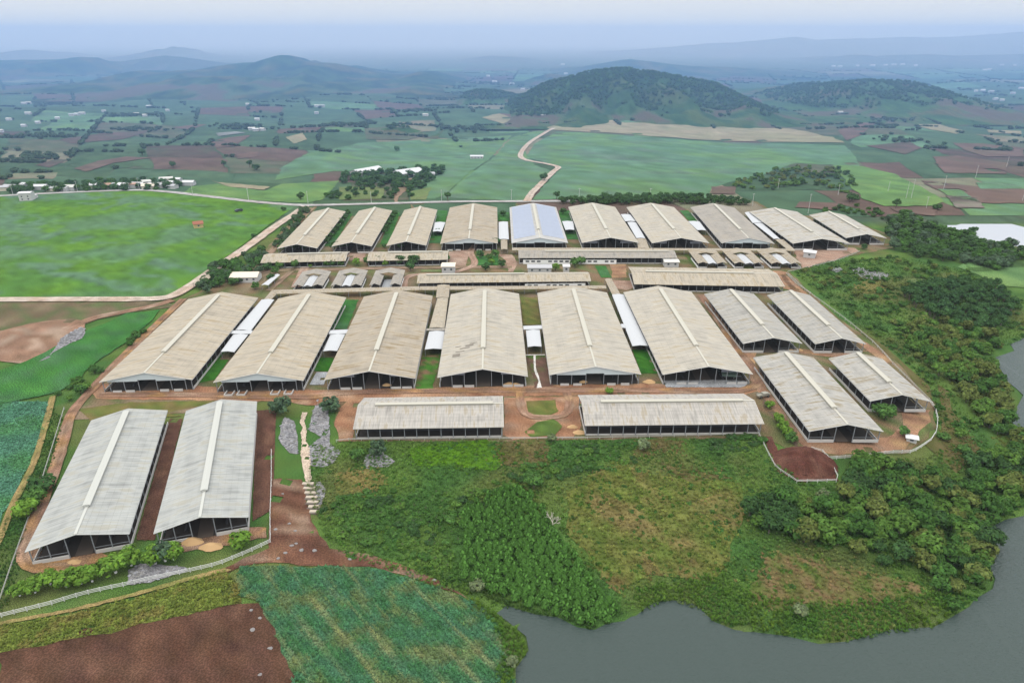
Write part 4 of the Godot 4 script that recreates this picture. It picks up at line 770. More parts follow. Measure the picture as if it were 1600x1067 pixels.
# ------------------------------------------------------------------ draped sheets
func wobble(poly: PackedVector2Array, amount: float) -> PackedVector2Array:
	if amount <= 0.0:
		return poly
	var r := PackedVector2Array()
	var step := amount * 4.0
	for i in poly.size():
		var a := poly[i]
		var b := poly[(i + 1) % poly.size()]
		var k := clampi(int(a.distance_to(b) / step), 1, 60)
		for j in k:
			var p := a.lerp(b, float(j) / k)
			r.append(p + amount * Vector2(n1.get_noise_2d(p.x / step * .7, p.y / step * .7), n2.get_noise_2d(p.x / step * .7 + 50.0, p.y / step * .7)) * 1.6)
	return r

func drape(poly: PackedVector2Array, off: float, pal: String, cell: float) -> ArrayMesh:
	var lo := poly[0]
	var hi := poly[0]
	for p in poly:
		lo = lo.min(p)
		hi = hi.max(p)
	var i0 := floori(lo.x / cell)
	var j0 := floori(lo.y / cell)
	var ni := ceili(hi.x / cell) - i0
	var nj := ceili(hi.y / cell) - j0
	var inside := PackedByteArray()
	inside.resize((ni + 1) * (nj + 1))
	for j in nj + 1:
		for i in ni + 1:
			inside[j * (ni + 1) + i] = 1 if Geometry2D.is_point_in_polygon(Vector2(i0 + i, j0 + j) * cell, poly) else 0
	# cells that an edge of the outline runs through
	var crossed := {}
	for k in poly.size():
		var a := poly[k]
		var b := poly[(k + 1) % poly.size()]
		var m := maxi(1, ceili(a.distance_to(b) / cell * 5.0))
		for t in m + 1:
			var p := a.lerp(b, float(t) / m)
			crossed[Vector2i(floori(p.x / cell) - i0, floori(p.y / cell) - j0)] = true
	var mb := MB.new()
	var at := {}
	for j in nj:
		for i in ni:
			var k := j * (ni + 1) + i
			var cut := crossed.has(Vector2i(i, j))
			if not cut:
				if inside[k] and inside[k + 1] and inside[k + ni + 1] and inside[k + ni + 2]:
					var q := PackedInt32Array()
					for g in [[i, j], [i + 1, j], [i + 1, j + 1], [i, j + 1]]:
						var key := Vector2i(g[0], g[1])
						if not at.has(key):
							at[key] = put(mb, Vector2(i0 + g[0], j0 + g[1]) * cell, off, pal)
						q.append(at[key])
					mb.i.append_array([q[0], q[1], q[2], q[0], q[2], q[3]])
				continue
			var c := Vector2(i0 + i, j0 + j) * cell
			var square := PackedVector2Array([c, c + Vector2(cell, 0), c + Vector2(cell, cell), c + Vector2(0, cell)])
			for piece in Geometry2D.intersect_polygons(poly, square):
				if piece.size() < 3:
					continue
				var tri := Geometry2D.triangulate_polygon(piece)
				var first := mb.v.size()
				for p in piece:
					put(mb, p, off, pal)
				for t in range(0, tri.size(), 3):
					var pa: Vector2 = piece[tri[t]]
					var flip: bool = (piece[tri[t + 1]] - pa).cross(piece[tri[t + 2]] - pa) < 0.0
					mb.i.append_array([first + tri[t], first + tri[t + (2 if flip else 1)], first + tri[t + (1 if flip else 2)]])
	return mb.mesh()

func put(mb: MB, p: Vector2, off: float, pal: String) -> int:
	mb.v.append(Vector3(p.x, T(p.x, p.y) + off, p.y))
	mb.n.append(TN(p.x, p.y))
	mb.c.append(shade(pal, p.x, p.y))
	mb.u.append(p * .1)
	return mb.v.size() - 1

func smooth_line(poly: PackedVector2Array) -> PackedVector2Array:
	var c := Curve2D.new()
	for i in poly.size():
		var a := poly[maxi(i - 1, 0)]
		var b := poly[mini(i + 1, poly.size() - 1)]
		var d := (b - a).normalized()
		var l0 := poly[i].distance_to(a) * .3
		var l1 := poly[i].distance_to(b) * .3
		c.add_point(poly[i], -d * l0, d * l1)
	return c.tessellate_even_length(6, 4.0)

func ribbon(line: PackedVector2Array, width: float, off: float, pal: String, ruts := true) -> ArrayMesh:
	var mb := MB.new()
	var cols := 8
	for i in line.size():
		var d := (line[mini(i + 1, line.size() - 1)] - line[maxi(i - 1, 0)]).normalized()
		var s := Vector2(-d.y, d.x)
		var w := width * (1.0 + .16 * n1.get_noise_2d(line[i].x * .09, line[i].y * .09))
		for k in cols + 1:
			var t := float(k) / cols - .5
			var p := line[i] + s * w * t
			var kk := put(mb, p, off, pal)
			if ruts:
				var r := absf(absf(t) - .22)
				var c := mb.c[kk]
				var g := 1.0 + .16 * smoothstep(.10, .0, r) - .10 * smoothstep(.08, .0, absf(t))
				mb.c[kk] = Color(c.r * g, c.g * g, c.b * g)
	for i in line.size() - 1:
		for k in cols:
			var a := i * (cols + 1) + k
			var b := a + cols + 1
			mb.i.append_array([a, a + 1, b + 1, a, b + 1, b])
	return mb.mesh()

# ------------------------------------------------------------------ foliage
func leaf(mb: MB, p: Vector3, out: Vector3, size: float, col: Color) -> void:
	# a bent spray of leaves: four triangles round a raised middle
	var a := out.cross(Vector3(rng.randf_range(-1, 1), rng.randf_range(-1, 1), rng.randf_range(-1, 1))).normalized()
	var b := out.cross(a).normalized()
	var nn := (out + Vector3(rng.randf_range(-.6, .6), rng.randf_range(-.6, .6), rng.randf_range(-.6, .6))).normalized()
	var k := mb.v.size()
	mb.v.append_array([p + out * size * .22, p + a * size, p + b * size * .6, p - a * size, p - b * size * .6])
	for t in 5:
		mb.n.append(nn)
		mb.u.append(Vector2.ZERO)
		mb.c.append(col)
	mb.i.append_array([k, k + 1, k + 2, k, k + 2, k + 3, k, k + 3, k + 4, k, k + 4, k + 1])

func crown(seed_: int, count: int, size: float, lobes: int, flat := 1.0) -> ArrayMesh:
	# unit crown, centre at the origin
	rng.seed = seed_
	var mb := MB.new()
	var l: Array = [[Vector3.ZERO, .62, .7]]
	for i in lobes:
		var y := rng.randf_range(-.45, .85)
		var a := TAU * (i + rng.randf()) / lobes
		var r := sqrt(maxf(0.0, 1.0 - y * y)) * .62
		l.append([Vector3(cos(a) * r, y * .62, sin(a) * r), rng.randf_range(.24, .42), rng.randf_range(.62, 1.0)])
	for i in count:
		var pick: Array = l[0] if rng.randf() < .25 else l[1 + rng.randi() % lobes]
		var d := Vector3(rng.randfn(), rng.randfn(), rng.randfn()).normalized()
		if d.y < -.55 and rng.randf() < .7:
			d.y = -d.y
		var rad: float = pick[1]
		var p: Vector3 = pick[0] + d * rad * rng.randf_range(.72, 1.05)
		p.y *= flat
		var out := (d + p * .5 + Vector3(0, .25, 0)).normalized()
		var tone: float = pick[2]
		var g := rng.randf_range(.7, 1.0) * tone
		leaf(mb, p, out, size * rng.randf_range(.7, 1.3), Color(g * rng.randf_range(.85, 1.0), g, g * rng.randf_range(.7, 1.0)))
	return mb.mesh()

func plume(seed_: int) -> ArrayMesh:
	# narrow young crown: sprays that point up and outwards from a leader, wider below
	rng.seed = seed_
	var mb := MB.new()
	for i in 90:
		var y := rng.randf_range(-.95, 1.0)
		var a := rng.randf() * TAU
		var r := sqrt(maxf(0.0, 1.0 - y * y)) * (.95 - .25 * y) * rng.randf_range(.6, 1.0)
		var d := Vector3(cos(a), 0, sin(a))
		var g := rng.randf_range(.6, 1.0)
		leaf(mb, d * r + Vector3(0, y, 0), (d + Vector3(0, .5 + y * .6, 0)).normalized(), rng.randf_range(.26, .42), Color(g, g, g * .9))
	return mb.mesh()

func tuft(seed_: int, blades: int, lean: float, width: float) -> ArrayMesh:
	rng.seed = seed_
	var mb := MB.new()
	for i in blades:
		var a := rng.randf() * TAU
		var d := Vector3(cos(a), 0, sin(a))
		var s := Vector3(-d.z, 0, d.x) * width * rng.randf_range(.7, 1.2)
		var h := rng.randf_range(.6, 1.0)
		var o := d * rng.randf_range(0, .15)
		var m := o + d * lean * .35 * h + Vector3.UP * h * .7
		var tip := o + d * lean * h + Vector3.UP * h * rng.randf_range(.6, .95)
		var g := rng.randf_range(.65, 1.0)
		var c := Color(g, g, g * .9)
		var k := mb.v.size()
		mb.v.append_array([o - s * .5, o + s * .5, m + s, m - s, tip])
		var nn := (m - o).cross(s).normalized()
		if nn.y < 0.0:
			nn = -nn
		for t in 5:
			mb.n.append(nn)
			mb.u.append(Vector2.ZERO)
			mb.c.append(c)
		mb.i.append_array([k, k + 1, k + 2, k, k + 2, k + 3, k + 3, k + 2, k + 4])
	return mb.mesh()

var crowns: Array[ArrayMesh] = []
var light_crowns: Array[ArrayMesh] = []
var shrubs: Array[ArrayMesh] = []
var sapling: ArrayMesh
var trunk_mesh: ArrayMesh
var white_trunk: ArrayMesh
var bare_mesh: ArrayMesh
var LEAF := {
	"dark": Color(.050, .105, .040), "dark2": Color(.042, .090, .040), "mid": Color(.075, .150, .042), "mid2": Color(.060, .130, .040),
	"lime": Color(.135, .235, .040), "grey": Color(.070, .110, .070), "pale": Color(.155, .185, .105), "wood": Color(.055, .118, .030), "wood2": Color(.088, .160, .036), "wood3": Color(.044, .088, .032), "olive": Color(.115, .138, .042), "sapling": Color(.062, .148, .031),
}
func leafm(kind: String) -> StandardMaterial3D:
	var c: Color = LEAF[kind]
	return leaf_mat("leaves " + kind, Color(c.r * 1.25, c.g * 1.25, c.b * 1.25).linear_to_srgb())

func make_foliage() -> void:
	for i in 6:
		crowns.append(crown(100 + i, 520, .145, 11 + i % 4, .9))
		light_crowns.append(crown(300 + i, 110, .30, 7, .9))
	for i in 4:
		shrubs.append(crown(200 + i, 110, .27, 6, .7))
	sapling = plume(500)
	var mb := MB.new()
	mb.stick(Vector3.ZERO, Vector3(.02, .5, .03), .055, .04, 7)
	mb.stick(Vector3(.02, .5, .03), Vector3(.0, 1.0, .0), .04, .015, 6)
	for k in 4:
		var a := TAU * k / 4.0 + .4
		mb.stick(Vector3(.015, .42 + .05 * k, .02), Vector3(cos(a) * .28, .8, sin(a) * .28), .025, .008, 5)
	trunk_mesh = mb.mesh()
	mb = MB.new()
	mb.stick(Vector3.ZERO, Vector3(0, .16, .005), .062, .056, 8)
	white_trunk = mb.mesh()
	rng.seed = 77
	mb = MB.new()
	branch(mb, Vector3.ZERO, Vector3(.02, 1, .03), .42, .035, 5)
	bare_mesh = mb.mesh()

func branch(mb: MB, a: Vector3, d: Vector3, l: float, r: float, depth: int) -> void:
	var b := a + d.normalized() * l
	mb.stick(a, b, r, r * .65, 5)
	if depth == 0:
		return
	for k in 3:
		var nd := d.normalized() + Vector3(rng.randf_range(-.9, .9), rng.randf_range(-.1, .5), rng.randf_range(-.9, .9))
		branch(mb, a.lerp(b, rng.randf_range(.7, 1.0)), nd, l * rng.randf_range(.5, .75), r * .62, depth - 1)

func make_tree(x: float, z: float, r: float, h: float, kind: String, label: String, group: String, called := "tree") -> Node3D:
	var t := thing(called, label, "tree", Vector3(x, T(x, z) - .05, z), rng.randf() * TAU, group)
	if kind == "bare":
		var o := obj("branches", bare_mesh, std("dead wood", lin(.42, .38, .34)), t)
		o.scale = Vector3.ONE * h * 1.15
		return t
	var tr := obj("trunk", trunk_mesh, std("bark", lin(.12, .10, .08)), t)
	tr.scale = Vector3(h * .8, h * .78, h * .8)
	var young := kind == "sapling"
	var c := obj("crown", sapling if young else crowns[rng.randi() % 6], leafm(kind), t, Vector3(0, h * .56 if young else h - r * .92, 0))
	c.scale = Vector3(r, h * .5 if young else minf(r * 1.05, h * .56), r)
	if group.begins_with("row of round trees"):
		obj("whitewash", white_trunk, std("whitewash", lin(.75, .75, .72)), t).scale = Vector3(h * .82, h * .8, h * .82)
	return t

func scatter(poly: PackedVector2Array, spacing: float, jitter := .45) -> PackedVector2Array:
	var r := PackedVector2Array()
	var lo := poly[0]
	var hi := poly[0]
	for p in poly:
		lo = lo.min(p)
		hi = hi.max(p)
	var row := 0
	var z := lo.y
	while z < hi.y:
		var x := lo.x + (spacing * .5 if row % 2 else 0.0)
		while x < hi.x:
			var p := Vector2(x + rng.randf_range(-jitter, jitter) * spacing, z + rng.randf_range(-jitter, jitter) * spacing)
			if Geometry2D.is_point_in_polygon(p, poly):
				r.append(p)
			x += spacing
		z += spacing * .87
		row += 1
	return r

func rows(poly: PackedVector2Array, apart: float, step: float) -> PackedVector2Array:
	# planting rows that run with the pale streaks of the field
	var r := PackedVector2Array()
	var d := Vector2(.670, .742)
	var e := Vector2(-d.y, d.x)
	var c := Vector2.ZERO
	for p in poly:
		c += p / poly.size()
	for i in range(-90, 90):
		for j in range(-190, 190):
			var p := c + e * (i * apart + rng.randf_range(-.14, .14)) + d * (j * step + rng.randf_range(-.2, .2))
			if rng.randf() < .88 and Geometry2D.is_point_in_polygon(p, poly):
				r.append(p)
	return r

func described(label: String, kind: String, size: float, p: Vector2) -> String:
	var hue := {"dark": "dark green", "dark2": "deep green", "mid": "mid green", "mid2": "mid green", "lime": "bright green", "grey": "grey-green", "wood": "green", "wood2": "light green", "wood3": "dark green", "olive": "yellowish green", "sapling": "fresh green"}
	var big := "small " if size < .3 else ("large " if size > .72 else "")
	var shore := p.x > -60.0 and p.y > -330.0 and edge_distance(p, SHORE, true) < 8.0
	return label.replace("{look}", big + String(hue[kind])) + (" near the water" if shore else "")

func wood(zone: String, spacing: float, rmin: float, rmax: float, tall: float, kinds: Array, most: int, called: String, label: String, group: String, rest_label: String, keep := 1.0) -> void:
	rng.seed = hash(zone)
	var pts := scatter(ZONES[zone], spacing)
	var l: Array = []
	for p in pts:
		if keep >= 1.0 or n2.get_noise_2d(p.x * .05, p.y * .05) + rng.randf_range(-.2, .2) < keep - .5:
			l.append(p)
	l.sort_custom(func(a, b): return a.length_squared() < b.length_squared())
	var xf := {}
	var cl := {}
	for i in l.size():
		var p: Vector2 = l[i]
		var r := rng.randf_range(rmin, rmax)
		var kk := int(clampf((n1.get_noise_2d(p.x * .06, p.y * .06) * 1.3 + .5 + rng.randf_range(-.25, .25)) * kinds.size(), 0, kinds.size() - 1))
		var kind: String = kinds[kk]
		if i < most:
			make_tree(p.x, p.y, r, r * tall * rng.randf_range(.9, 1.15), kind, described(label, kind, (r - rmin) / (rmax - rmin), p), group, called)
		else:
			if not xf.has(kind):
				xf[kind] = []
				cl[kind] = []
			var h := r * tall * rng.randf_range(.9, 1.15)
			xf[kind].append(Transform3D(Basis(Vector3.UP, rng.randf() * TAU).scaled(Vector3(r, h * .5 if kind == "sapling" else minf(r * 1.05, h * .56), r)), Vector3(p.x, T(p.x, p.y) + (h * .56 if kind == "sapling" else h - r * .92), p.y)))
			var g := rng.randf_range(.8, 1.0)
			cl[kind].append(Color(g, g, g))
	for kind in xf:
		stuff(called + "_mass", sapling if kind == "sapling" else light_crowns[1], leafm(kind), xf[kind], cl[kind], rest_label, "trees")

func ground_pal(p: Vector2) -> String:
	var found := "base"
	for d in SHEETS:
		if d[0] in ["meadow", "lawn", "field"] and absf(d[1][0].x - p.x) < 160.0 and Geometry2D.is_point_in_polygon(p, d[1]):
			found = d[3]
	return found

func sward(called: String, mesh: Mesh, zone: PackedVector2Array, spacing: float, smin: float, smax: float, label: String, category: String, bright: float, pal := "") -> void:
	# plants that take the colour of the ground cover they belong to
	rng.seed = hash(called + str(zone[0]))
	var xf: Array = []
	var cl: Array = []
	for p in (rows(zone, 1.25, .42) if pal == "corn" else scatter(zone, spacing, .5)):
		var c := shade(pal if pal != "" else ground_pal(p + Vector2(rng.randfn(0, 1.6), rng.randfn(0, 1.6))), p.x, p.y)
		var g := bright * rng.randf_range(.7, 1.25)
		var s := rng.randf_range(smin, smax)
		xf.append(Transform3D(Basis(Vector3.UP, rng.randf() * TAU).scaled(Vector3(s, s * rng.randf_range(.7, 1.2), s)), Vector3(p.x, T(p.x, p.y) + .1, p.y)))
		cl.append(Color(c.r * g, c.g * g, c.b * g))
	stuff(called, mesh, leaf_mat("sward", Color.WHITE), xf, cl, label, category)

func cover(called: String, mesh: Mesh, kind: String, zone: PackedVector2Array, spacing: float, smin: float, smax: float, label: String, category: String, keep := 1.0, tint := Color.WHITE, freq := .05) -> void:
	rng.seed = hash(called + str(zone[0])) + int(spacing * 100)
	var xf: Array = []
	var cl: Array = []
	for p in scatter(zone, spacing, .5):
		var q := n1.get_noise_2d(p.x * freq + 31.0, p.y * freq)
		if keep < 1.0 and q + rng.randf_range(-.25, .25) > keep - .5:
			continue
		var s := rng.randf_range(smin, smax)
		xf.append(Transform3D(Basis(Vector3.UP, rng.randf() * TAU).scaled(Vector3(s, s * rng.randf_range(.7, 1.2), s)), Vector3(p.x, T(p.x, p.y), p.y)))
		var g := rng.randf_range(.65, 1.0)
		var y := clampf(.5 + q, 0, 1)
		cl.append(Color(g * lerpf(.8, 1.15, y) * tint.r, g * tint.g, g * lerpf(1.0, .8, y) * tint.b))
	stuff(called, mesh, leafm(kind), xf, cl, label, category)
# ------------------------------------------------------------------ buildings
var ROOFS := {
	"grey": [Color(0.389, 0.409, 0.403), 0, .35], "beige": [Color(0.429, 0.389, 0.318), 1, .6], "tan": [Color(0.389, 0.348, 0.283), 2, .8], "pale": [Color(0.442, 0.419, 0.367), 3, .65],
	"grey2": [Color(0.377, 0.373, 0.351), 1, .6], "grey3": [Color(0.403, 0.399, 0.377), 2, .55], "shed": [Color(0.429, 0.415, 0.389), 3, .8], "greyb": [Color(0.338, 0.321, 0.293), 0, .8],
	"white": [Color(0.467, 0.475, 0.481), 3, .1], "white2": [Color(0.442, 0.432, 0.403), 2, .35],
}
var roof_tex: Array[ImageTexture] = []
func roof_mat(tint: String) -> StandardMaterial3D:
	var m := std("roof sheets " + tint, ROOFS[tint][0].linear_to_srgb(), .8)
	if m.albedo_texture == null:
		m.albedo_texture = roof_tex[ROOFS[tint][1]]
		m.albedo_color = Color(m.albedo_color.r * 1.01, m.albedo_color.g * 1.0, m.albedo_color.b * .985)
	return m

func slope(side: float, half: float, l: float, eave: float, rise: float, shift: float) -> ArrayMesh:
	# corrugated sheets in seven lapped courses, slightly uneven along the barn
	var mb := MB.new()
	var courses := 7
	var cols := maxi(4, int(l / 3.2))
	for r in courses:
		var s0 := float(r) / courses
		var s1 := float(r + 1) / courses
		var first := mb.v.size()
		for k in cols + 1:
			var z := -l * .5 + l * k / cols
			for q in 2:
				var s := s1 if q else s0
				var y := eave + rise * (1.0 - s) + (.02 if q else .0) + .05 * n1.get_noise_2d(z * .12 + shift, s * 2.0 + side)
				mb.v.append(Vector3(side * half * s, y, z))
				mb.n.append(Vector3(side * rise, half, 0).normalized())
				mb.c.append(Color.WHITE)
				mb.u.append(Vector2(shift + .985 * k / cols * l / 95.0, s))
		for k in cols:
			var a := first + k * 2
			if side > 0:
				mb.i.append_array([a, a + 2, a + 3, a, a + 3, a + 1])
			else:
				mb.i.append_array([a, a + 3, a + 2, a, a + 1, a + 3])
		if r == courses - 1:
			for k in cols:
				var a := first + k * 2
				var p := mb.v[a + 1]
				var p2 := mb.v[a + 3]
				mb.quad(p, p2, p2 - Vector3(0, .14, 0), p - Vector3(0, .14, 0))
	return mb.mesh()

func gable_end(half: float, eave: float, rise: float) -> ArrayMesh:
	# sheet cladding hung in the gable, with a raised middle over the feed alley
	var mb := MB.new()
	var xs := [-.84, -.2, .2, .84]
	for f in [.04, -.04]:
		for k in 3:
			var x0: float = xs[k]
			var x1: float = xs[k + 1]
			var low := eave - .35 + (.55 if k == 1 else 0.0)
			var steps := 2 if k == 1 else 1
			for q in steps:
				var a := lerpf(x0, x1, float(q) / steps)
				var b := lerpf(x0, x1, float(q + 1) / steps)
				mb.quad(Vector3(a * half, low, f), Vector3(a * half, eave + rise * (1 - absf(a)) - .08, f), Vector3(b * half, eave + rise * (1 - absf(b)) - .08, f), Vector3(b * half, low, f))
	for k in 3:
		var low := eave - .35 + (.55 if k == 1 else 0.0)
		mb.quad(Vector3(xs[k] * half, low, -.04), Vector3(xs[k] * half, low, .04), Vector3(xs[k + 1] * half, low, .04), Vector3(xs[k + 1] * half, low, -.04))
	return mb.mesh()

func vent(w: float, h: float, l: float) -> ArrayMesh:
	var mb := MB.new()
	var r := .28
	for s in [-1.0, 1.0]:
		mb.quad(Vector3(0, h + r, -l * .5), Vector3(0, h + r, l * .5), Vector3(s * w * .5, h, l * .5), Vector3(s * w * .5, h, -l * .5))
		mb.quad(Vector3(s * w * .5, h, -l * .5), Vector3(s * w * .5, h, l * .5), Vector3(s * w * .5, h - .16, l * .5), Vector3(s * w * .5, h - .16, -l * .5))
		mb.quad(Vector3(s * w * .38, h, -l * .5), Vector3(s * w * .38, h, l * .5), Vector3(s * w * .38, -.25, l * .5), Vector3(s * w * .38, -.25, -l * .5))
	for e in [-1.0, 1.0]:
		mb.quad(Vector3(-w * .5, h - .1, e * l * .5), Vector3(0, h + r, e * l * .5), Vector3(w * .5, h - .1, e * l * .5), Vector3(0, -.3, e * l * .5))
		mb.tri(Vector3(-w * .5, h - .1, e * l * .5), Vector3(0, -.3, e * l * .5), Vector3(-w * .38, -.3, e * l * .5))
	return mb.mesh()

func box(called: String, s: Vector3, m: Material, parent: Node, at: Vector3, turn := 0.0) -> MeshInstance3D:
	return obj(called, box_mesh(s), m, parent, at, turn)

func bar(called: String, a: Vector3, b: Vector3, w: float, h: float, m: Material, parent: Node) -> MeshInstance3D:
	var o := box(called, Vector3(w, h, 1.0), m, parent, (a + b) * .5)
	var d := b - a
	var z := d.normalized()
	var x := Vector3.UP.cross(z).normalized()
	o.basis = Basis(x, z.cross(x), z * d.length())
	return o

func make_barn(d: Array, index: int) -> void:
	var kind: String = d[0]
	var half: float = d[4] * .5
	var l: float = d[5]
	var eave: float = d[6]
	var rise: float = d[7]
	var label: String = d[11]
	var shed: bool = kind == "shed"
	var group := "long crosswise sheds" if shed else "long cattle barns"
	var b := thing("shed" if shed else "barn", label, "shed" if shed else "barn", Vector3(d[1], 0.2, d[2]), d[3], group)
	var roof := roof_mat(d[10])
	var steel := std("grey steel", lin(.20, .215, .23), .6)
	var pale := std("pale concrete", lin(.44, .43, .41))
	var dark := std("stained floor", lin(.030, .025, .022))  # near-black floor colour paints in the shade inside the barn
	var shift := fposmod(index * .377, 1.0)
	for s in [-1.0, 1.0]:
		obj("roof_slope", slope(s, half, l, eave, rise, shift + (.3 if s > 0 else 0.0)), roof, b)
	var v0: float = -l * .5 + l * d[8]
	var v1: float = -l * .5 + l * d[9]
	var capm := std("ridge vent sheet", lin(.385, .37, .315), .7)
	if d[10] == "grey":
		capm = std("ridge vent sheet grey", lin(.38, .385, .355), .7)
	obj("ridge_vent", vent(1.9 if not shed else 1.6, .55 if not shed else .45, v1 - v0), capm, b, Vector3(0, eave + rise, (v0 + v1) * .5))
	box("ridge_cap", Vector3(.7, .10, l * .5 - v1 - .02), capm, b, Vector3(0, eave + rise + .03, (v1 + l * .5) * .5))
	if index == 5:
		var torn := std("weathered roof strip", lin(.17, .15, .125), .9)
		var tilt := -atan2(rise, half)
		for q in [[.63, 16.5, 3.0, 2.4], [.55, 19.5, 3.6, .5], [.44, 22.0, 4.0, .7], [.33, 24.0, 3.4, 1.1], [.24, 25.5, 3.0, .4], [.60, 24.5, 2.6, .35]]:
			var o := box("broken_sheet", Vector3(q[2], .05, q[3]), torn, b, Vector3(-half * q[0], eave + rise * (1.0 - q[0]) + .12, l * .5 - q[1]))
			o.rotation.z = -tilt
	# edge boards along the front gable
	for s in [-1.0, 1.0]:
		bar("barge_board", Vector3(0, eave + rise - .08, l * .5 + .03), Vector3(s * half, eave - .08, l * .5 + .03), .08, .22, std("trim", lin(.55, .55, .53)), b)
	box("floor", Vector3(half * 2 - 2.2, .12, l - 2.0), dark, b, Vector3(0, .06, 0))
	box("feed_alley", Vector3(half * .34, .05, l - 1.6), std("worn alley", lin(.07, .055, .045)), b, Vector3(0, .15, 0))  # alley colour darkened to stand for the shade under the roof
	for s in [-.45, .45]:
		box("manger", Vector3(.5, .7, l - 8.0), std("manger", lin(.05, .05, .055)), b, Vector3(s * half, .47, -1.0))  # interior shade is put into the dark manger colour
	var far := half - .9
	if shed:
		var bays := maxi(6, int(l / 4.0))
		for s in [-1.0, 1.0]:
			for k in bays + 1:
				box("post", Vector3(.24, eave - .1, .24), steel, b, Vector3(s * far, (eave - .1) * .5, -l * .5 + .6 + (l - 1.2) * k / bays))
			box("side_wall", Vector3(.2, .55, l - 1.4), pale, b, Vector3(s * (far - .25), .275, 0))
		for k in bays + 1:
			var z := -l * .5 + .6 + (l - 1.2) * k / bays
			box("tie_beam", Vector3(half * 2 - 2.2, .16, .14), std("dark beam", lin(.1, .1, .11)), b, Vector3(0, eave - .25, z))
		for s in [-1.0, 1.0]:
			box("end_wall", Vector3(half * 1.7, 1.0, .2), pale, b, Vector3(0, .5, s * (l * .5 - .5)))
		if label.contains("white"):
			var office: bool = label.contains("office")
			var z0 := l * .12 if office else -l * .47
			var z1 := l * .47 if office else l * .12
			var wm := std("white wall", lin(.72, .72, .70))
			box("front_wall", Vector3(.25, 2.5, z1 - z0), wm, b, Vector3(-far - .3, 1.25, (z0 + z1) * .5))
			var glass := std("dark window", lin(.05, .06, .07), .3)
			var k := z0 + 2.5
			while k < z1 - 2.0:
				if fposmod(k, 17.0) > 3.5:
					var f := box("window", Vector3(.10, 1.1, 2.2), std("window frame", lin(.4, .4, .39)), b, Vector3(-far - .40, 1.6, k))
					box("pane", Vector3(.08, .9, 2.0), glass, f, Vector3(-.04, 0, 0))
				k += 3.3
		return
	# side posts, low side walls and gutters
	var bays := int(l / 5.2)
	for s in [-1.0, 1.0]:
		for k in range(1, bays):
			box("side_post", Vector3(.2, eave - .15, .2), steel, b, Vector3(s * far, (eave - .15) * .5, -l * .5 + .8 + (l - 1.6) * k / bays))
		box("side_wall", Vector3(.22, .9, l - 1.8), pale, b, Vector3(s * (far + .3), .45, 0))
		box("eave_gutter", Vector3(.16, .16, l - .2), std("gutter", lin(.48, .49, .50)), b, Vector3(s * (half - .04), eave - .20, 0))
	var fr := l * .5 - .7
	var at: Array = [-.98, -.62, -.26, .26, .62, .98]
	if kind == "panel" or kind == "solar":
		at = [-.98, -.84, -.52, -.2, .2, .52, .84, .98]
	elif kind == "open":
		at = [-.97, -.7, -.42, -.15, .2, .45, .68, .97]
	for x in at:
		var top: float = eave + rise * (1 - absf(x)) - .2
		if (kind == "panel" or kind == "solar") and absf(x) < .83:
			top = eave
		box("post", Vector3(.22, top, .22), steel, b, Vector3(x * (half - .4), top * .5, fr))
	for k in range(1, 5):
		for x in [-.66, -.22, .22, .66]:
			box("inner_post", Vector3(.3, eave + rise * (1 - absf(x)) - .3, .3), std("dark post", lin(.06, .06, .065)), b, Vector3(x * half, (eave + rise * (1 - absf(x)) - .3) * .5, l * .5 - l * k / 5.0))  # darker than the outer posts: roof shade painted into their colour
	if kind == "panel" or kind == "solar":
		obj("gable_panel", gable_end(half, eave, rise), std("blue grey cladding", lin(.47, .53, .55) if kind == "panel" else lin(.55, .60, .63), .6), b, Vector3(0, 0, fr + .25))
		for x in [-.66, -.38, .36, .66]:
			if index == 3:
				# low open-topped pens that stick out before the front
				for w in [[0.0, 3.4, 3.0, .25], [-1.4, 1.7, .25, 3.2], [1.4, 1.7, .25, 3.2]]:
					box("pen_wall", Vector3(w[2] if w[1] > 3.0 else .25, .8, w[3]), pale, b, Vector3(x * half + w[0], .4, fr + w[1]))
			else:
				box("low_wall", Vector3(3.2, .95, .25), pale, b, Vector3(x * half, .48, fr + .9))
	elif kind == "open":
		for x in [-.56, -.3, .56, .8]:
			box("low_wall", Vector3(3.6, .95, .25), pale, b, Vector3(x * half, .48, fr + .3))
		for x in [-.62, .62]:
			box("inner_screen", Vector3(half * .42, 1.5, .1), std("wind screen", lin(.34, .36, .42)), b, Vector3(x * half, 3.4, fr - 5.0))
	else:
		for s in [-1.0, 1.0]:
			box("low_wall", Vector3(half * .70, 1.05, .26), pale, b, Vector3(s * half * .61, .52, fr))
			box("rail", Vector3(half * .70, .1, .1), steel, b, Vector3(s * half * .61, 1.9, fr))
	if kind == "solar":
		var blue := std("solar panel", lin(.33, .37, .46), .45)
		var run := sqrt(half * half + rise * rise)
		for s in [-1.0, 1.0]:
			var rows := 34
			for k in rows:
				var z := -l * .5 + 3.0 + (l - 9.0) * k / rows
				var o := box("solar_panel", Vector3(run * .78, .06, (l - 9.0) / rows * .70), blue, b, Vector3(s * half * .52, eave + rise * .48 + .18, z))
				o.rotation.z = -s * atan2(rise, half)

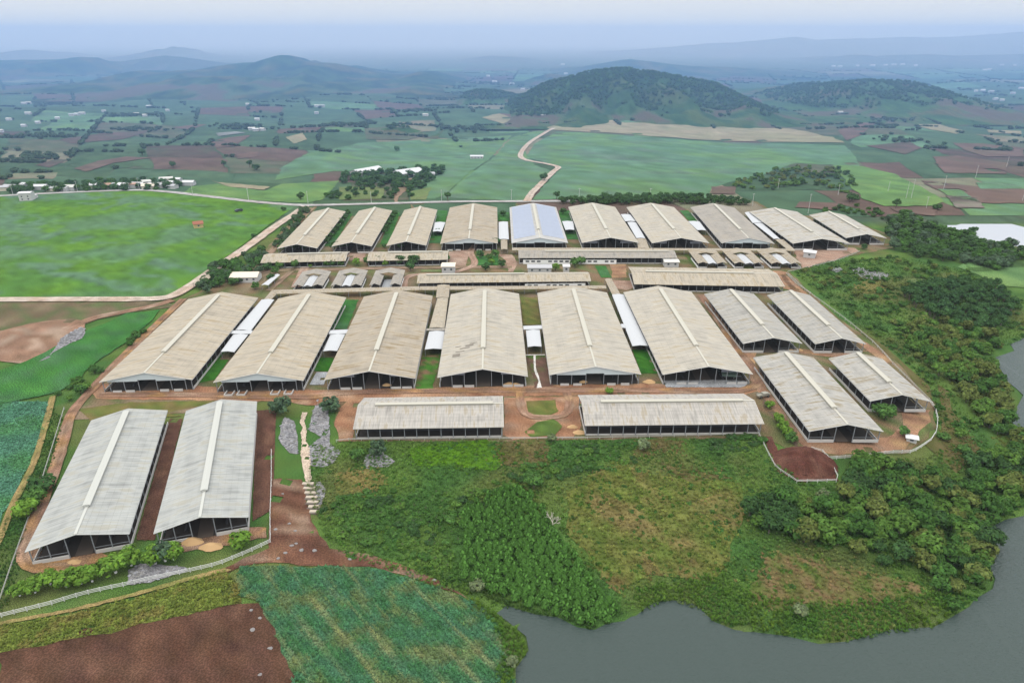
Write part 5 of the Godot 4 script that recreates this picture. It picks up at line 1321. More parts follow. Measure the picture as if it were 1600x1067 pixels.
func make_calf_barn(d: Array, index: int) -> void:
	var w: float = d[3]
	var l: float = d[4]
	var b := thing("calf_barn", d[6], "barn", Vector3(d[0], .2, d[1]), d[2], "small calf barns")
	var roof := roof_mat("greyb" if index < 3 else "tan")
	var steel := std("grey steel", lin(.20, .215, .23), .6)
	var e := 2.9
	var ww := w * .345
	var fl := l * .72
	for s in [-1.0, 1.0]:
		var x: float = s * (w - ww) * .5
		for q in [-1.0, 1.0]:
			obj("wing_roof", slope(q, ww * .5, fl, e, 1.0, index * .13 + s * .2 + q * .1), roof, b, Vector3(x, 0, (l - fl) * .5))
		for k in 5:
			for q in [-1.0, 1.0]:
				box("post", Vector3(.18, e, .18), steel, b, Vector3(x + q * ww * .44, e * .5, l * .5 - .5 - k * fl * .22))
		box("low_wall", Vector3(ww * .8, .9, .2), std("pale concrete", lin(.44, .43, .41)), b, Vector3(x, .45, l * .5 - .6))
		box("side_wall", Vector3(.2, 1.0, fl), std("white wall", lin(.72, .72, .70)), b, Vector3(s * (w * .5 - .3), .5, (l - fl) * .5))
		box("floor", Vector3(ww, .1, fl), std("stained floor", lin(.030, .025, .022)), b, Vector3(x, .05, (l - fl) * .5))  # same floor colour, with the indoor shade painted in
	for q in [-1.0, 1.0]:
		obj("rear_roof", slope(q, w * .5, l * .34, e + .12, 1.7, index * .21 + q * .2), roof, b, Vector3(0, 0, -l * .33))
		for k in 3:
			box("post", Vector3(.18, e, .18), steel, b, Vector3(q * w * .45, e * .5, -l * .48 + k * l * .15))
	if d[5]:
		var white := std("white roof sheets", lin(.38, .39, .40), .5)
		var mw := w - 2.0 * ww - .5
		for q in [-1.0, 1.0]:
			obj("middle_roof", slope(q, mw * .5, fl, e - .1, .7, .1), white, b, Vector3(0, 0, (l - fl) * .5 + .15))
		box("middle_beam", Vector3(mw, .2, .2), steel, b, Vector3(0, e - .4, l * .5 - .3))
	else:
		box("court", Vector3(w - 2 * ww, .06, fl), std("court concrete", lin(.26, .27, .28)), b, Vector3(0, .09, (l - fl) * .5))

func make_canopy(d: Array) -> void:
	var q: PackedVector2Array = d[0]
	var h: float = d[1]
	var c := (q[0] + q[1] + q[2] + q[3]) * .25
	var o := thing("canopy", d[3], "roof", Vector3(c.x, .2, c.y), 0.0, "roofs over the walkways between the barns")
	var p: Array[Vector3] = []
	for v in q:
		p.append(Vector3(v.x - c.x, h - .2, v.y - c.y))
	var m: StandardMaterial3D = std("white roof sheets", lin(.38, .39, .40), .5) if d[2] == "white" else roof_mat(d[2])
	# two shallow slopes along the longer direction
	if p[0].distance_to(p[1]) > p[1].distance_to(p[2]):
		p = [p[1], p[2], p[3], p[0]]
	var a := (p[0] + p[1]) * .5 + Vector3(0, .35, 0)
	var b := (p[3] + p[2]) * .5 + Vector3(0, .35, 0)
	var ln := a.distance_to(b) / 60.0
	for s in 2:
		var mb := MB.new()
		if s == 0:
			mb.quad_uv(p[0], a, b, p[3], Vector2(0, 1), Vector2(0, 0), Vector2(ln, 0), Vector2(ln, 1))
			mb.quad(p[0], p[3], p[3] - Vector3(0, .15, 0), p[0] - Vector3(0, .15, 0))
			mb.quad_uv(p[3] - Vector3(0, .15, 0), p[3], b, b - Vector3(0, .15, 0), Vector2(0, .5), Vector2(0, .4), Vector2(.05, .4), Vector2(.05, .5))
		else:
			mb.quad_uv(a, p[1], p[2], b, Vector2(.3, 0), Vector2(.3, 1), Vector2(.3 + ln, 1), Vector2(.3 + ln, 0))
			mb.quad(p[1], p[2], p[2] - Vector3(0, .15, 0), p[1] - Vector3(0, .15, 0))
			mb.quad_uv(p[2] - Vector3(0, .15, 0), p[2], b, b - Vector3(0, .15, 0), Vector2(0, .5), Vector2(0, .4), Vector2(.05, .4), Vector2(.05, .5))
		obj("roof_slope", mb.mesh(), m, o)
	var steel := std("grey steel", lin(.20, .215, .23), .6)
	var k := maxi(1, int(a.distance_to(b) / 6.0))
	for i in k + 1:
		var t := clampf(float(i) / k, .02, .98)
		for s in 2:
			var g: Vector3 = p[0].lerp(p[3], t) if s == 0 else p[1].lerp(p[2], t)
			g = g.lerp((p[0] + p[1] + p[2] + p[3]) * .25, .02)
			box("post", Vector3(.16, h - .4, .16), steel, o, Vector3(g.x, (h - .4) * .5, g.z))
	if d[2] != "white":
		bar("rail", p[3] * Vector3(1, 0, 1) + Vector3(0, 1.0, 0), p[2] * Vector3(1, 0, 1) + Vector3(0, 1.0, 0), .08, .08, steel, o)

func make_house(d: Array, group := "", windows := true) -> Node3D:
	var w: float = d[3]
	var dp: float = d[4]
	var h: float = d[5]
	var rise: float = d[6]
	var walls := {"white": lin(.44, .44, .43), "yellow": lin(.45, .36, .17), "greyb": lin(.42, .42, .42), "cream": lin(.55, .5, .4)}
	var roofs := {"white": lin(.48, .48, .48), "red": lin(.24, .095, .06), "grey": lin(.34, .34, .35), "greyb": lin(.45, .44, .41), "beige": lin(.55, .49, .40), "brown": lin(.30, .19, .14)}
	var o := thing("house", d[9], "house", Vector3(d[0], T(d[0], d[1]) + .15, d[1]), d[2], group)
	var wm := std("house wall " + d[7], walls[d[7]])
	box("wall", Vector3(w, h + .6, dp), wm, o, Vector3(0, h * .5 - .3, 0))
	var rm := std("house roof " + d[8], roofs[d[8]], .7)
	for s in [-1.0, 1.0]:
		var mb := MB.new()
		var y0 := h - .08
		var e := dp * .5 + .5
		var x := w * .5 + .5
		mb.quad(Vector3(-x, y0, s * e), Vector3(-x, h + rise, 0), Vector3(x, h + rise, 0), Vector3(x, y0, s * e))
		mb.quad(Vector3(-x, y0, s * e), Vector3(x, y0, s * e), Vector3(x, y0 - .15, s * e), Vector3(-x, y0 - .15, s * e))
		mb.tri(Vector3(s * (w * .5 - .02), y0, -dp * .5), Vector3(s * (w * .5 - .02), h + rise - .06, 0), Vector3(s * (w * .5 - .02), y0, dp * .5))
		obj("roof_slope", mb.mesh(), rm, o)
	if windows:
		var glass := std("dark window", lin(.05, .06, .07), .3)
		var k := maxi(1, int(w / 3.5))
		for i in k:
			var f := box("window", Vector3(1.3, 1.2, .1), std("window frame", lin(.4, .4, .39)), o, Vector3(-w * .5 + w * (i + .5) / k, h * .6, dp * .5 + .03))
			box("pane", Vector3(1.05, .95, .06), glass, f, Vector3(0, 0, .04))
		if h > 5.0:
			for i in k:
				box("window", Vector3(1.1, 1.0, .1), glass, o, Vector3(-w * .5 + w * (i + .5) / k, h * .25, dp * .5 + .03))
	return o

func make_fence(d: Array) -> void:
	var line: PackedVector2Array = d[0]
	var h: float = d[1]
	var c := Curve2D.new()
	for p in line:
		c.add_point(p)
	var n := int(c.get_baked_length() / d[2])
	var tints := {"white": lin(.52, .52, .50), "pale": lin(.38, .38, .35), "grey": lin(.30, .30, .28)}
	var m := std("fence " + d[4], tints[d[4]], .8)
	var p0 := c.sample_baked(0.0)
	var o := thing("fence", d[5], "fence", Vector3(p0.x, T(p0.x, p0.y), p0.y))
	var last := Vector3.ZERO
	for i in n + 1:
		var p := c.sample_baked(c.get_baked_length() * i / n)
		var g := Vector3(p.x, T(p.x, p.y), p.y) - o.position
		box("post", Vector3(.16, h + .5, .16), m, o, g + Vector3(0, h * .5 - .2, 0))
		if i > 0:
			for r in int(d[3]):
				var y := Vector3(0, h * (.92 - .30 * r), 0)
				bar("rail", last + y, g + y, .08, .11, m, o)
		last = g

func make_pole(d: Array, i: int, label: String) -> void:
	var t := thing("power_pole", label, "pole", Vector3(d[0], T(d[0], d[1]), d[1]), .3 * i, "pale power poles along the roads and fields")
	var m := std("pole concrete", lin(.46, .46, .45))
	var h: float = d[2]
	var mb := MB.new()
	mb.stick(Vector3.ZERO, Vector3(0, h, 0), .17, .11, 7)
	obj("shaft", mb.mesh(), m, t)
	box("cross_arm", Vector3(2.0, .14, .14), m, t, Vector3(0, h - .5, 0))
	for k in [-.8, 0.0, .8]:
		box("insulator", Vector3(.12, .3, .12), std("insulator", lin(.3, .28, .26), .3), t, Vector3(k, h - .28, 0))

func cow_mesh() -> ArrayMesh:
	var mb := MB.new()
	var prof := [[-1.05, 1.12, .10], [-.95, 1.12, .27], [-.6, 1.08, .36], [0.0, 1.02, .42], [.5, 1.06, .38], [.8, 1.14, .30], [1.05, 1.26, .19], [1.3, 1.38, .15], [1.45, 1.36, .17], [1.7, 1.2, .12], [1.86, 1.1, .09]]
	var black := Color(.05, .05, .05)
	for k in prof.size() - 1:
		for q in 8:
			var a0 := TAU * q / 8.0
			var a1 := TAU * (q + 1) / 8.0
			var f: Array = prof[k]
			var g: Array = prof[k + 1]
			var col := black if (k * 3 + q * 2) % 7 < 2 else Color.WHITE
			mb.quad(Vector3(cos(a0) * f[2] * .8, f[1] + sin(a0) * f[2], f[0]), Vector3(cos(a1) * f[2] * .8, f[1] + sin(a1) * f[2], f[0]), Vector3(cos(a1) * g[2] * .8, g[1] + sin(a1) * g[2], g[0]), Vector3(cos(a0) * g[2] * .8, g[1] + sin(a0) * g[2], g[0]), col)
	for x in [-.2, .2]:
		mb.stick(Vector3(x, .95, .62), Vector3(x, .42, .64), .13, .07, 6)
		mb.stick(Vector3(x, .44, .64), Vector3(x, 0, .62), .07, .07, 6)
		mb.stick(Vector3(x, 1.0, -.75), Vector3(x, .48, -.68), .18, .08, 6)
		mb.stick(Vector3(x, .5, -.68), Vector3(x, 0, -.80), .08, .07, 6)
		mb.stick(Vector3(x * .6, 1.42, 1.42), Vector3(x * 1.5, 1.48, 1.40), .07, .03, 5, black)
	mb.stick(Vector3(0, 1.15, -1.04), Vector3(0, .5, -1.16), .04, .03, 5)
	return mb.mesh()

func make_vehicle(called: String, x: float, z: float, turn: float, body: Color, label: String, category: String, size: float, trailer := false) -> void:
	var o := thing(called, label, category, Vector3(x, T(x, z) + .55, z), turn)
	o.scale = Vector3.ONE * size
	var bm := std(called + " paint", body, .4)
	var tyre := std("tyre", lin(.03, .03, .03))
	if trailer:
		box("bed", Vector3(2.2, .25, 5.0), bm, o, Vector3(0, .95, 0))
		for s in [-1.0, 1.0]:
			box("side_board", Vector3(.08, .6, 5.0), bm, o, Vector3(s * 1.06, 1.37, 0))
		bar("drawbar", Vector3(0, .8, 2.5), Vector3(0, .7, 4.2), .15, .15, std("grey steel", lin(.20, .215, .23), .6), o)
	else:
		box("chassis", Vector3(1.8, .4, 4.9), bm, o, Vector3(0, .75, 0))
		var mb := MB.new()
		mb.box(Vector3(0, 1.25, .55), Vector3(1.7, .6, 1.9))
		mb.quad(Vector3(-.85, 1.5, 1.5), Vector3(.85, 1.5, 1.5), Vector3(.85, .95, 2.0), Vector3(-.85, .95, 2.0))
		obj("cab", mb.mesh(), bm, o)
		box("windscreen", Vector3(1.5, .45, .06), std("dark window", lin(.05, .06, .07), .3), o, Vector3(0, 1.3, 1.52))
		box("hood", Vector3(1.75, .35, .9), bm, o, Vector3(0, 1.0, 2.0))
		for s in [-1.0, 1.0]:
			box("bed_side", Vector3(.1, .4, 2.0), bm, o, Vector3(s * .85, 1.12, -1.4))
	for s in [-1.0, 1.0]:
		for f in [-1.5, 1.5]:
			var w := MB.new()
			w.stick(Vector3(-.14, 0, 0), Vector3(.14, 0, 0), .42, .42, 12)
			for q in 12:
				var a0 := TAU * q / 12.0
				var a1 := TAU * (q + 1) / 12.0
				for e in [-.14, .14]:
					w.tri(Vector3(e, 0, 0), Vector3(e, cos(a0) * .42, sin(a0) * .42), Vector3(e, cos(a1) * .42, sin(a1) * .42))
			var wh := obj("wheel", w.mesh(), tyre, o, Vector3(s * .95, .42, f))
			box("hub", Vector3(.32, .2, .2), std("hub steel", lin(.35, .35, .35), .4), wh, Vector3.ZERO)

# ------------------------------------------------------------------ hills
func hill_height(d: Array, u: float, v: float) -> float:
	# u metres along x, v -1 (back) .. 1 (front)
	var s: Array = d[6]
	var h := 0.0
	for k in range(0, s.size() - 2, 2):
		if u >= s[k] and u <= s[k + 2]:
			var t: float = (u - s[k]) / maxf(.01, s[k + 2] - s[k])
			h = lerpf(s[k + 1], s[k + 3], t)
			break
	var w: float = (d[2] if v > 0 else d[3])
	var z: float = -d[1] + v * w
	var bell := pow(1.0 - absf(v), 1.25) * (1.0 + .9 * absf(v))
	var big: float = d[2]
	var gully := absf(n1.get_noise_2d(u / big * 1.6 + d[1], z / big * .7)) * 1.9
	var f := bell * (1.0 - clampf(gully, 0, .85) * smoothstep(.0, .45, absf(v)) * .8)
	return h * f + h * .05 * n2.get_noise_2d(u / big * 5.0, z / big * 5.0)

func make_hill(d: Array, index: int) -> void:
	var s: Array = d[6]
	var x0: float = s[0] - 10.0
	var x1: float = s[s.size() - 2] + 10.0
	var nx := 150
	var nz := 56
	var mb := MB.new()
	for j in nz + 1:
		var v := -1.0 + 2.0 * j / nz
		for i in nx + 1:
			var u := lerpf(x0, x1, float(i) / nx)
			var z: float = -d[1] + v * (d[2] if v > 0 else d[3])
			mb.v.append(Vector3(u, hill_height(d, u, v) - 1.0, z))
			var c := shade(d[4], u, z)
			# cleared plots on the lower slopes
			var cell := n3.get_noise_2d(u / float(d[2]) * 2.2 + 7.0 * index, z / float(d[2]) * 2.2)
			var low := smoothstep(.25, .6, absf(v) + .25 * n1.get_noise_2d(u * .004, z * .004))
			if cell > .12:
				c = c.lerp(Color(.14, .11, .085) if cell > .25 else Color(.10, .15, .075), .85 * low)
			mb.c.append(c)
			mb.u.append(Vector2.ZERO)
			mb.n.append(Vector3.UP)
	for j in nz:
		for i in nx:
			var a := j * (nx + 1) + i
			mb.i.append_array([a, a + 1, a + nx + 2, a, a + nx + 2, a + nx + 1])
	for j in nz + 1:
		for i in nx + 1:
			var a := mb.v[j * (nx + 1) + maxi(i - 1, 0)]
			var b := mb.v[j * (nx + 1) + mini(i + 1, nx)]
			var e := mb.v[maxi(j - 1, 0) * (nx + 1) + i]
			var f := mb.v[mini(j + 1, nz) * (nx + 1) + i]
			mb.n[j * (nx + 1) + i] = (f - e).cross(b - a).normalized()
	struct(d[0], mb.mesh(), ground_mat("hill ground", grass_tex, 40.0, .0))
	if d[5] > 0:
		rng.seed = 900 + index
		var xf := {}
		var cl := {}
		for k in int(d[5]) * 3:
			var u := rng.randf_range(x0, x1)
			var v := rng.randf_range(-.45, .92)
			var z: float = -d[1] + v * (d[2] if v > 0 else d[3])
			var h := hill_height(d, u, v)
			var dens := n2.get_noise_2d(u * .012, z * .012) + .55 - 1.1 * smoothstep(.25, .8, v)
			if h < 6.0 or rng.randf() > dens + .3:
				continue
			var kind: String = ["wood3", "wood", "dark2"][rng.randi() % 3]
			if not xf.has(kind):
				xf[kind] = []
				cl[kind] = []
			var r := rng.randf_range(1.8, 3.9)
			xf[kind].append(Transform3D(Basis(Vector3.UP, rng.randf() * TAU).scaled(Vector3(r, r * rng.randf_range(.9, 1.5), r)), Vector3(u, h + r * .4, z)))
			var g := rng.randf_range(.7, 1.0)
			cl[kind].append(Color(g, g, g))
		for kind in xf:
			stuff("hill_forest", light_crowns[0], leafm(kind), xf[kind], cl[kind], "dark green forest covering the rounded hill beyond the fields", "forest")

# ------------------------------------------------------------------ the patchwork of fields beyond the farm
var plots: Array[PackedVector2Array] = []
func split_plot(q: PackedVector2Array, depth: int) -> void:
	var c := (q[0] + q[1] + q[2] + q[3]) * .25
	var a := maxf(q[0].distance_to(q[1]), q[3].distance_to(q[2]))
	var b := maxf(q[1].distance_to(q[2]), q[0].distance_to(q[3]))
	var want := 60.0 + clampf(-c.y - 480.0, 0, 2600) * .075
	if depth > 12 or (maxf(a, b) < want * rng.randf_range(1.0, 2.2)):
		plots.append(q)
		return
	var t := rng.randf_range(.36, .64)
	var s := clampf(t + rng.randf_range(-.12, .12), .3, .7)
	if a > b * .8:
		var m := q[0].lerp(q[1], t)
		var n := q[3].lerp(q[2], s)
		split_plot(PackedVector2Array([q[0], m, n, q[3]]), depth + 1)
		split_plot(PackedVector2Array([m, q[1], q[2], n]), depth + 1)
	else:
		var m := q[1].lerp(q[2], t)
		var n := q[0].lerp(q[3], s)
		split_plot(PackedVector2Array([q[0], q[1], m, n]), depth + 1)
		split_plot(PackedVector2Array([n, m, q[2], q[3]]), depth + 1)

func make_plots() -> void:
	rng.seed = 5150
	split_plot(P([-2600, -3300, 2600, -3300, 1100, -500, -900, -500]), 0)
	var names := ["fgreen", "fgreen", "fdark", "teal", "fdark", "fgreen", "orchard", "fgreen", "fdark", "dbrown", "fgreen", "fdark", "teal2", "tanfield2", "fgreen", "fdark", "orchard", "fgreen", "fdark", "fgreen", "brown", "teal", "fgreen"]
	var hx: Array = []
	var hc: Array = []
	var fm := ground_mat("field crop", grass_tex, 16.0, .5)
	for q in plots:
		var c := (q[0] + q[1] + q[2] + q[3]) * .25
		if absf(c.x) > -c.y * .86 + 60.0:
			continue
		var pal: String = names[rng.randi() % names.size()]
		var inner := PackedVector2Array()
		for p in q:
			inner.append(p.lerp(c, .02))
		var cell := clampf(-c.y / 70.0, 10.0, 34.0)
		struct("field", drape(wobble(inner, 5.0), .25, pal, cell), fm)
		for k in 4:
			if rng.randf() < .45:
				var a := q[k]
				var b := q[(k + 1) % 4]
				var n := int(a.distance_to(b) / 5.0)
				for i in n:
					var p := a.lerp(b, (i + rng.randf()) / n)
					if n1.get_noise_2d(p.x * .02, p.y * .02) < -.02 + rng.randf_range(-.1, .1):
						continue
					hedge_tree(hx, hc, p, rng.randf_range(1.6, 4.2))
		if rng.randf() < .10:
			for i in 40:
				hedge_tree(hx, hc, c + Vector2(rng.randfn(0, 22), rng.randfn(0, 12)), rng.randf_range(2.0, 4.5))
	stuff("hedge_trees", light_crowns[2], leafm("grey"), hx, hc, "far dark hedges and tree clumps between the fields", "hedge")

func hedge_tree(hx: Array, hc: Array, p: Vector2, r: float) -> void:
	for zone in ["keep_out"]:
		if Geometry2D.is_point_in_polygon(p, KEEP_OUT):
			return
	hx.append(Transform3D(Basis(Vector3.UP, rng.randf() * TAU).scaled(Vector3(r, r * .95, r)), Vector3(p.x, T(p.x, p.y) + r * .55, p.y)))
	var g := rng.randf_range(.7, 1.0)
	hc.append(Color(g, g, g))

var KEEP_OUT := PackedVector2Array()

func make_ground() -> void:
	var xs: Array[float] = []
	var zs: Array[float] = []
	var x := 0.0
	while x < 30000.0:
		xs.append(x)
		x += 5.0 if x < 400.0 else (22.0 if x < 2600.0 else maxf(60.0, (x - 2400.0) * .35))
	var left: Array[float] = []
	for k in xs:
		if k > 0.0:
			left.append(-k)
	left.reverse()
	xs = left + xs
	var z := 1500.0
	while z > -32000.0:
		zs.append(z)
		z -= 150.0 if z > 300.0 else (20.0 if z > -80.0 else (5.0 if z > -470.0 else (18.0 if z > -3300.0 else maxf(80.0, (-z - 3000.0) * .30))))
	var mb := MB.new()
	for b in zs:
		for a in xs:
			var far := b < -480.0 or absf(a) > 420.0
			mb.v.append(Vector3(a, T(a, b), b))
			mb.n.append(TN(a, b, 4.0))
			mb.c.append(shade("far" if far else "base", a, b))
			mb.u.append(Vector2.ZERO)
	var w := xs.size()
	for j in zs.size() - 1:
		for i in w - 1:
			var k := j * w + i
			mb.i.append_array([k, k + w, k + w + 1, k, k + w + 1, k + 1])
	struct("ground", mb.mesh(), ground_mat("open ground", grass_tex, 9.0, .6))

func make_water(poly: PackedVector2Array, y: float, m: Material, called: String) -> void:
	var mb := MB.new()
	var t := Geometry2D.triangulate_polygon(poly)
	for p in poly:
		mb.v.append(Vector3(p.x, y, p.y))
		mb.n.append(Vector3.UP)
		mb.c.append(Color.WHITE)
		mb.u.append(p * .05)
	for k in range(0, t.size(), 3):
		var flip: bool = (poly[t[k + 1]] - poly[t[k]]).cross(poly[t[k + 2]] - poly[t[k]]) < 0.0
		mb.i.append_array([t[k], t[k + (2 if flip else 1)], t[k + (1 if flip else 2)]])
	struct(called, mb.mesh(), m)

func _ready() -> void:
	# camera, sky, sun, exposure
	var cam := Camera3D.new()
	cam.name = "camera"
	cam.position = Vector3(0, 120, 0)
	cam.rotation.x = CAM_PITCH
	cam.fov = 53.13
	cam.near = .5
	cam.far = 60000.0
	add_child(cam)
	cam.current = true
	var env := Environment.new()
	env.background_mode = Environment.BG_SKY
	var sky := ProceduralSkyMaterial.new()
	sky.sky_top_color = Color(1.0, 1.0, 1.0)
	sky.sky_horizon_color = Color(.485, .505, .535)
	sky.sky_curve = .42
	sky.ground_bottom_color = Color(.35, .42, .38)
	sky.ground_horizon_color = Color(.62, .72, .80)
	sky.sun_angle_max = 1.0
	sky.sky_energy_multiplier = 2.0
	env.sky = Sky.new()
	env.sky.sky_material = sky
	env.background_energy_multiplier = 1.0
	env.tonemap_mode = Environment.TONE_MAPPER_LINEAR
	env.tonemap_exposure = .555
	env.sdfgi_enabled = true
	env.ssao_enabled = true
	env.ssil_enabled = true
	env.fog_enabled = true
	env.fog_density = .00007
	env.fog_light_color = Color(.88, .94, 1.0)
	var we := WorldEnvironment.new()
	we.name = "environment"
	we.environment = env
	add_child(we)
	env.volumetric_fog_enabled = true
	env.volumetric_fog_density = 0.0
	var haze := FogVolume.new()
	haze.name = "valley_haze"
	haze.size = Vector3(60000, 260, 1960)
	haze.position = Vector3(0, 30, -540 - 980)
	var hm := FogMaterial.new()
	hm.density = .00033
	hm.albedo = Color(.46, .72, 1.0)
	haze.material = hm
	haze.set_meta("kind", "stuff")
	haze.set_meta("label", "blue haze lying over the far fields and hills")
	haze.set_meta("category", "haze")
	add_child(haze)
	var far_haze := FogVolume.new()
	far_haze.name = "far_haze"
	far_haze.size = Vector3(60000, 560, 28000)
	far_haze.position = Vector3(0, 180, -2502 - 14000)
	var fhm := FogMaterial.new()
	fhm.density = .00019
	fhm.albedo = Color(1.0, 1.0, 1.0)
	far_haze.material = fhm
	far_haze.set_meta("kind", "stuff")
	far_haze.set_meta("label", "paler haze along the horizon beyond the hills")
	far_haze.set_meta("category", "haze")
	add_child(far_haze)
	var sun := DirectionalLight3D.new()
	sun.name = "sun"
	sun.light_energy = .5
	sun.light_color = Color(1.0, .96, .90)
	sun.light_angular_distance = 10.0
	sun.shadow_enabled = true
	sun.rotation_degrees = Vector3(-58, -38, 0)
	add_child(sun)

	n1.seed = 11
	n2.seed = 23
	n3.seed = 37
	for n in [n1, n2, n3]:
		n.frequency = 1.0
		n.fractal_octaves = 5
	n3.fractal_octaves = 3
	soil_tex = grain(5, .03, .70, .96)
	grass_tex = grain(6, .05, .55, 1.0)
	bump_tex = grain(7, .03, 0, 1, true)
	for k in 4:
		roof_tex.append(roof_texture(60 + k, [.5, .8, 1.0, .7][k]))
	make_terrain()
	make_foliage()

	# ---- setting: ground, water, hills, fields, roads
	make_ground()
	var water := std("lake water", lin(.030, .046, .041), .08)
	water.metallic_specular = .33
	water.normal_enabled = true
	water.normal_texture = bump_tex
	water.normal_scale = .8
	water.uv1_triplanar = true
	water.uv1_world_triplanar = true
	water.uv1_scale = Vector3(.031, .031, .13)
	make_water(SHORE, LAKE_Y, water, "water")
	var still := std("still pond water", lin(.31, .32, .335), .06)  # pale base colour paints in the bright sky reflection
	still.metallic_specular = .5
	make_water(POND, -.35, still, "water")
	for k in HILLS.size():
		make_hill(HILLS[k], k)
	KEEP_OUT = P([-420, -470, 480, -470, 560, -560, 420, -1030, 60, -1080, -30, -900, -250, -800, -480, -620])
	make_plots()
	var soils := ["brown", "dbrown", "plough", "waste", "redearth", "greyrock", "yard", "red", "red2", "red3", "brownyard", "pinkearth", "redsoil", "brown2", "soil", "heap", "white", "concrete", "paledirt", "dirt2", "asphalt", "tanpath", "silt"]
	var crop := ground_mat("field crop", grass_tex, 16.0, .5)
	var grassm := ground_mat("grass", grass_tex, 5.0, .9)
	var soilm := ground_mat("bare soil", soil_tex, 9.0, .35)
	for d in SHEETS:
		var m := soilm if d[3] in soils else (crop if d[0] == "field" else grassm)
		struct(d[0], drape(wobble(d[1], d[5]), d[2], d[3], d[4]), m)
	for d in ROADS:
		struct(d[0], ribbon(smooth_line(d[1]), d[2], d[3], d[4], d[0] != "main_road"), soilm)

	# ---- buildings
	for k in BARNS.size():
		make_barn(BARNS[k], k)
	for k in CALF_BARNS.size():
		make_calf_barn(CALF_BARNS[k], k)
	for d in CANOPIES:
		make_canopy(d)
	for d in HOUSES:
		make_house(d)
	rng.seed = 31
	for p in VILLAGE:
		var wc: String = ["white", "cream", "greyb"][rng.randi() % 3]
		var rc: String = ["brown", "grey", "white", "greyb", "beige"][rng.randi() % 5]
		var words := {"white": "white", "cream": "cream", "greyb": "pale grey", "brown": "brown", "grey": "dark grey", "beige": "beige"}
		make_house([p.x, p.y, rng.randf_range(-.4, .4), rng.randf_range(7, 11), rng.randf_range(5, 7), rng.randf_range(2.8, 3.6), rng.randf_range(1.0, 1.8), wc, rc, "small %s village house with %s roof among the roadside trees" % [words[wc], words[rc]]], "village houses along the main road", false)
	for p in FAR_HOUSES:
		var g := clampf(-p.y / 1900.0, .7, 1.7)
		make_house([p.x, p.y, rng.randf_range(-.4, .4), rng.randf_range(8, 14) * g, rng.randf_range(6, 8) * g, 4.0 * sqrt(g), 1.5 * g, "greyb", ["white", "grey", "greyb"][rng.randi() % 3], "tiny pale building far out among the hazy fields"], "far pale buildings", false)
	for d in FENCES:
		make_fence(d)
	for k in POLES.size():
		make_pole(POLES[k], k, "slim pale power pole standing along the roads and fields behind the farm")

	# stepped drain below the rock channel
	var st := thing("stepped_drain", "pale concrete steps of the drain at the foot of the rock channel", "steps", Vector3(STEPS[0].x, T(STEPS[0].x, STEPS[0].y), STEPS[0].y))
	for k in 7:
		var p := STEPS[0].lerp(STEPS[1], k / 6.0)
		box("step", Vector3(3.4, .4, 1.1), std("drain concrete", lin(.36, .31, .25)), st, Vector3(p.x, T(p.x, p.y) + .25 - .02 * k, p.y) - st.position)
		box("step_riser", Vector3(3.8, .4, .4), std("dark concrete", lin(.12, .10, .085)), st, Vector3(p.x, T(p.x, p.y) + .12, p.y + 1.0) - st.position)  # risers coloured darker than the steps

	# heap of soil
	var hp := MB.new()
	for j in 25:
		for i in 25:
			var q := Vector2(i - 12, j - 12) / 12.0
			var hgt := 5.0 * pow(maxf(0.0, 1.0 - q.length()), .8) * (1.0 + .25 * n1.get_noise_2d(q.x * 2.0, q.y * 2.0)) - .1
			var w := Vector2(HEAP[0].x, HEAP[0].y) + Vector2(q.x * 10.0, q.y * 8.0)
			hp.v.append(Vector3(q.x * 10.0, hgt + T(w.x, w.y) - T(HEAP[0].x, HEAP[0].y) + .2, q.y * 8.0))
			hp.c.append(shade("heap", w.x, w.y))
			hp.u.append(Vector2.ZERO)
			hp.n.append(Vector3.UP)
	for j in 24:
		for i in 24:
			var k := j * 25 + i
			if Vector2(i - 11.5, j - 11.5).length() < 12.0:
				hp.i.append_array([k, k + 1, k + 26, k, k + 26, k + 25])
	for j in range(1, 24):
		for i in range(1, 24):
			var k := j * 25 + i
			hp.n[k] = (hp.v[k + 25] - hp.v[k - 25]).cross(hp.v[k + 1] - hp.v[k - 1]).normalized()
	tag(obj("soil_heap", hp.mesh(), soilm, self, Vector3(HEAP[0].x, T(HEAP[0].x, HEAP[0].y), HEAP[0].y)), "dark reddish soil heap inside the pale fence at the lower right", "soil heap")
	# sand heaps and fodder before the open barns
	rng.seed = 66
	for q in HEAPS:
		var sm := MB.new()
		var r := rng.randf_range(1.6, 3.0)
		for k in 14:
			var a0 := TAU * k / 14.0
			var a1 := TAU * (k + 1) / 14.0
			var r0 := r * (1.0 + .25 * n1.get_noise_2d(cos(a0), sin(a0) + q.x))
			var r1 := r * (1.0 + .25 * n1.get_noise_2d(cos(a1), sin(a1) + q.x))
			sm.quad(Vector3(cos(a0) * r0, 0, sin(a0) * r0 * .6), Vector3(cos(a1) * r1, 0, sin(a1) * r1 * .6), Vector3(cos(a1) * r1 * .4, r * .34, sin(a1) * r1 * .24), Vector3(cos(a0) * r0 * .4, r * .34, sin(a0) * r0 * .24))
			sm.tri(Vector3(cos(a0) * r0 * .4, r * .34, sin(a0) * r0 * .24), Vector3(cos(a1) * r1 * .4, r * .34, sin(a1) * r1 * .24), Vector3(.1, r * .46, 0))
		tag(obj("sand_heap", sm.mesh(), std("yellow sand", lin(.40, .26, .13)), self, Vector3(q.x, .28, q.y)), "heap of orange yellow sand on the dirt before the barns", "sand heap", "sand heaps on the yard")

	# loose boulders on the bare red soil
	rng.seed = 91
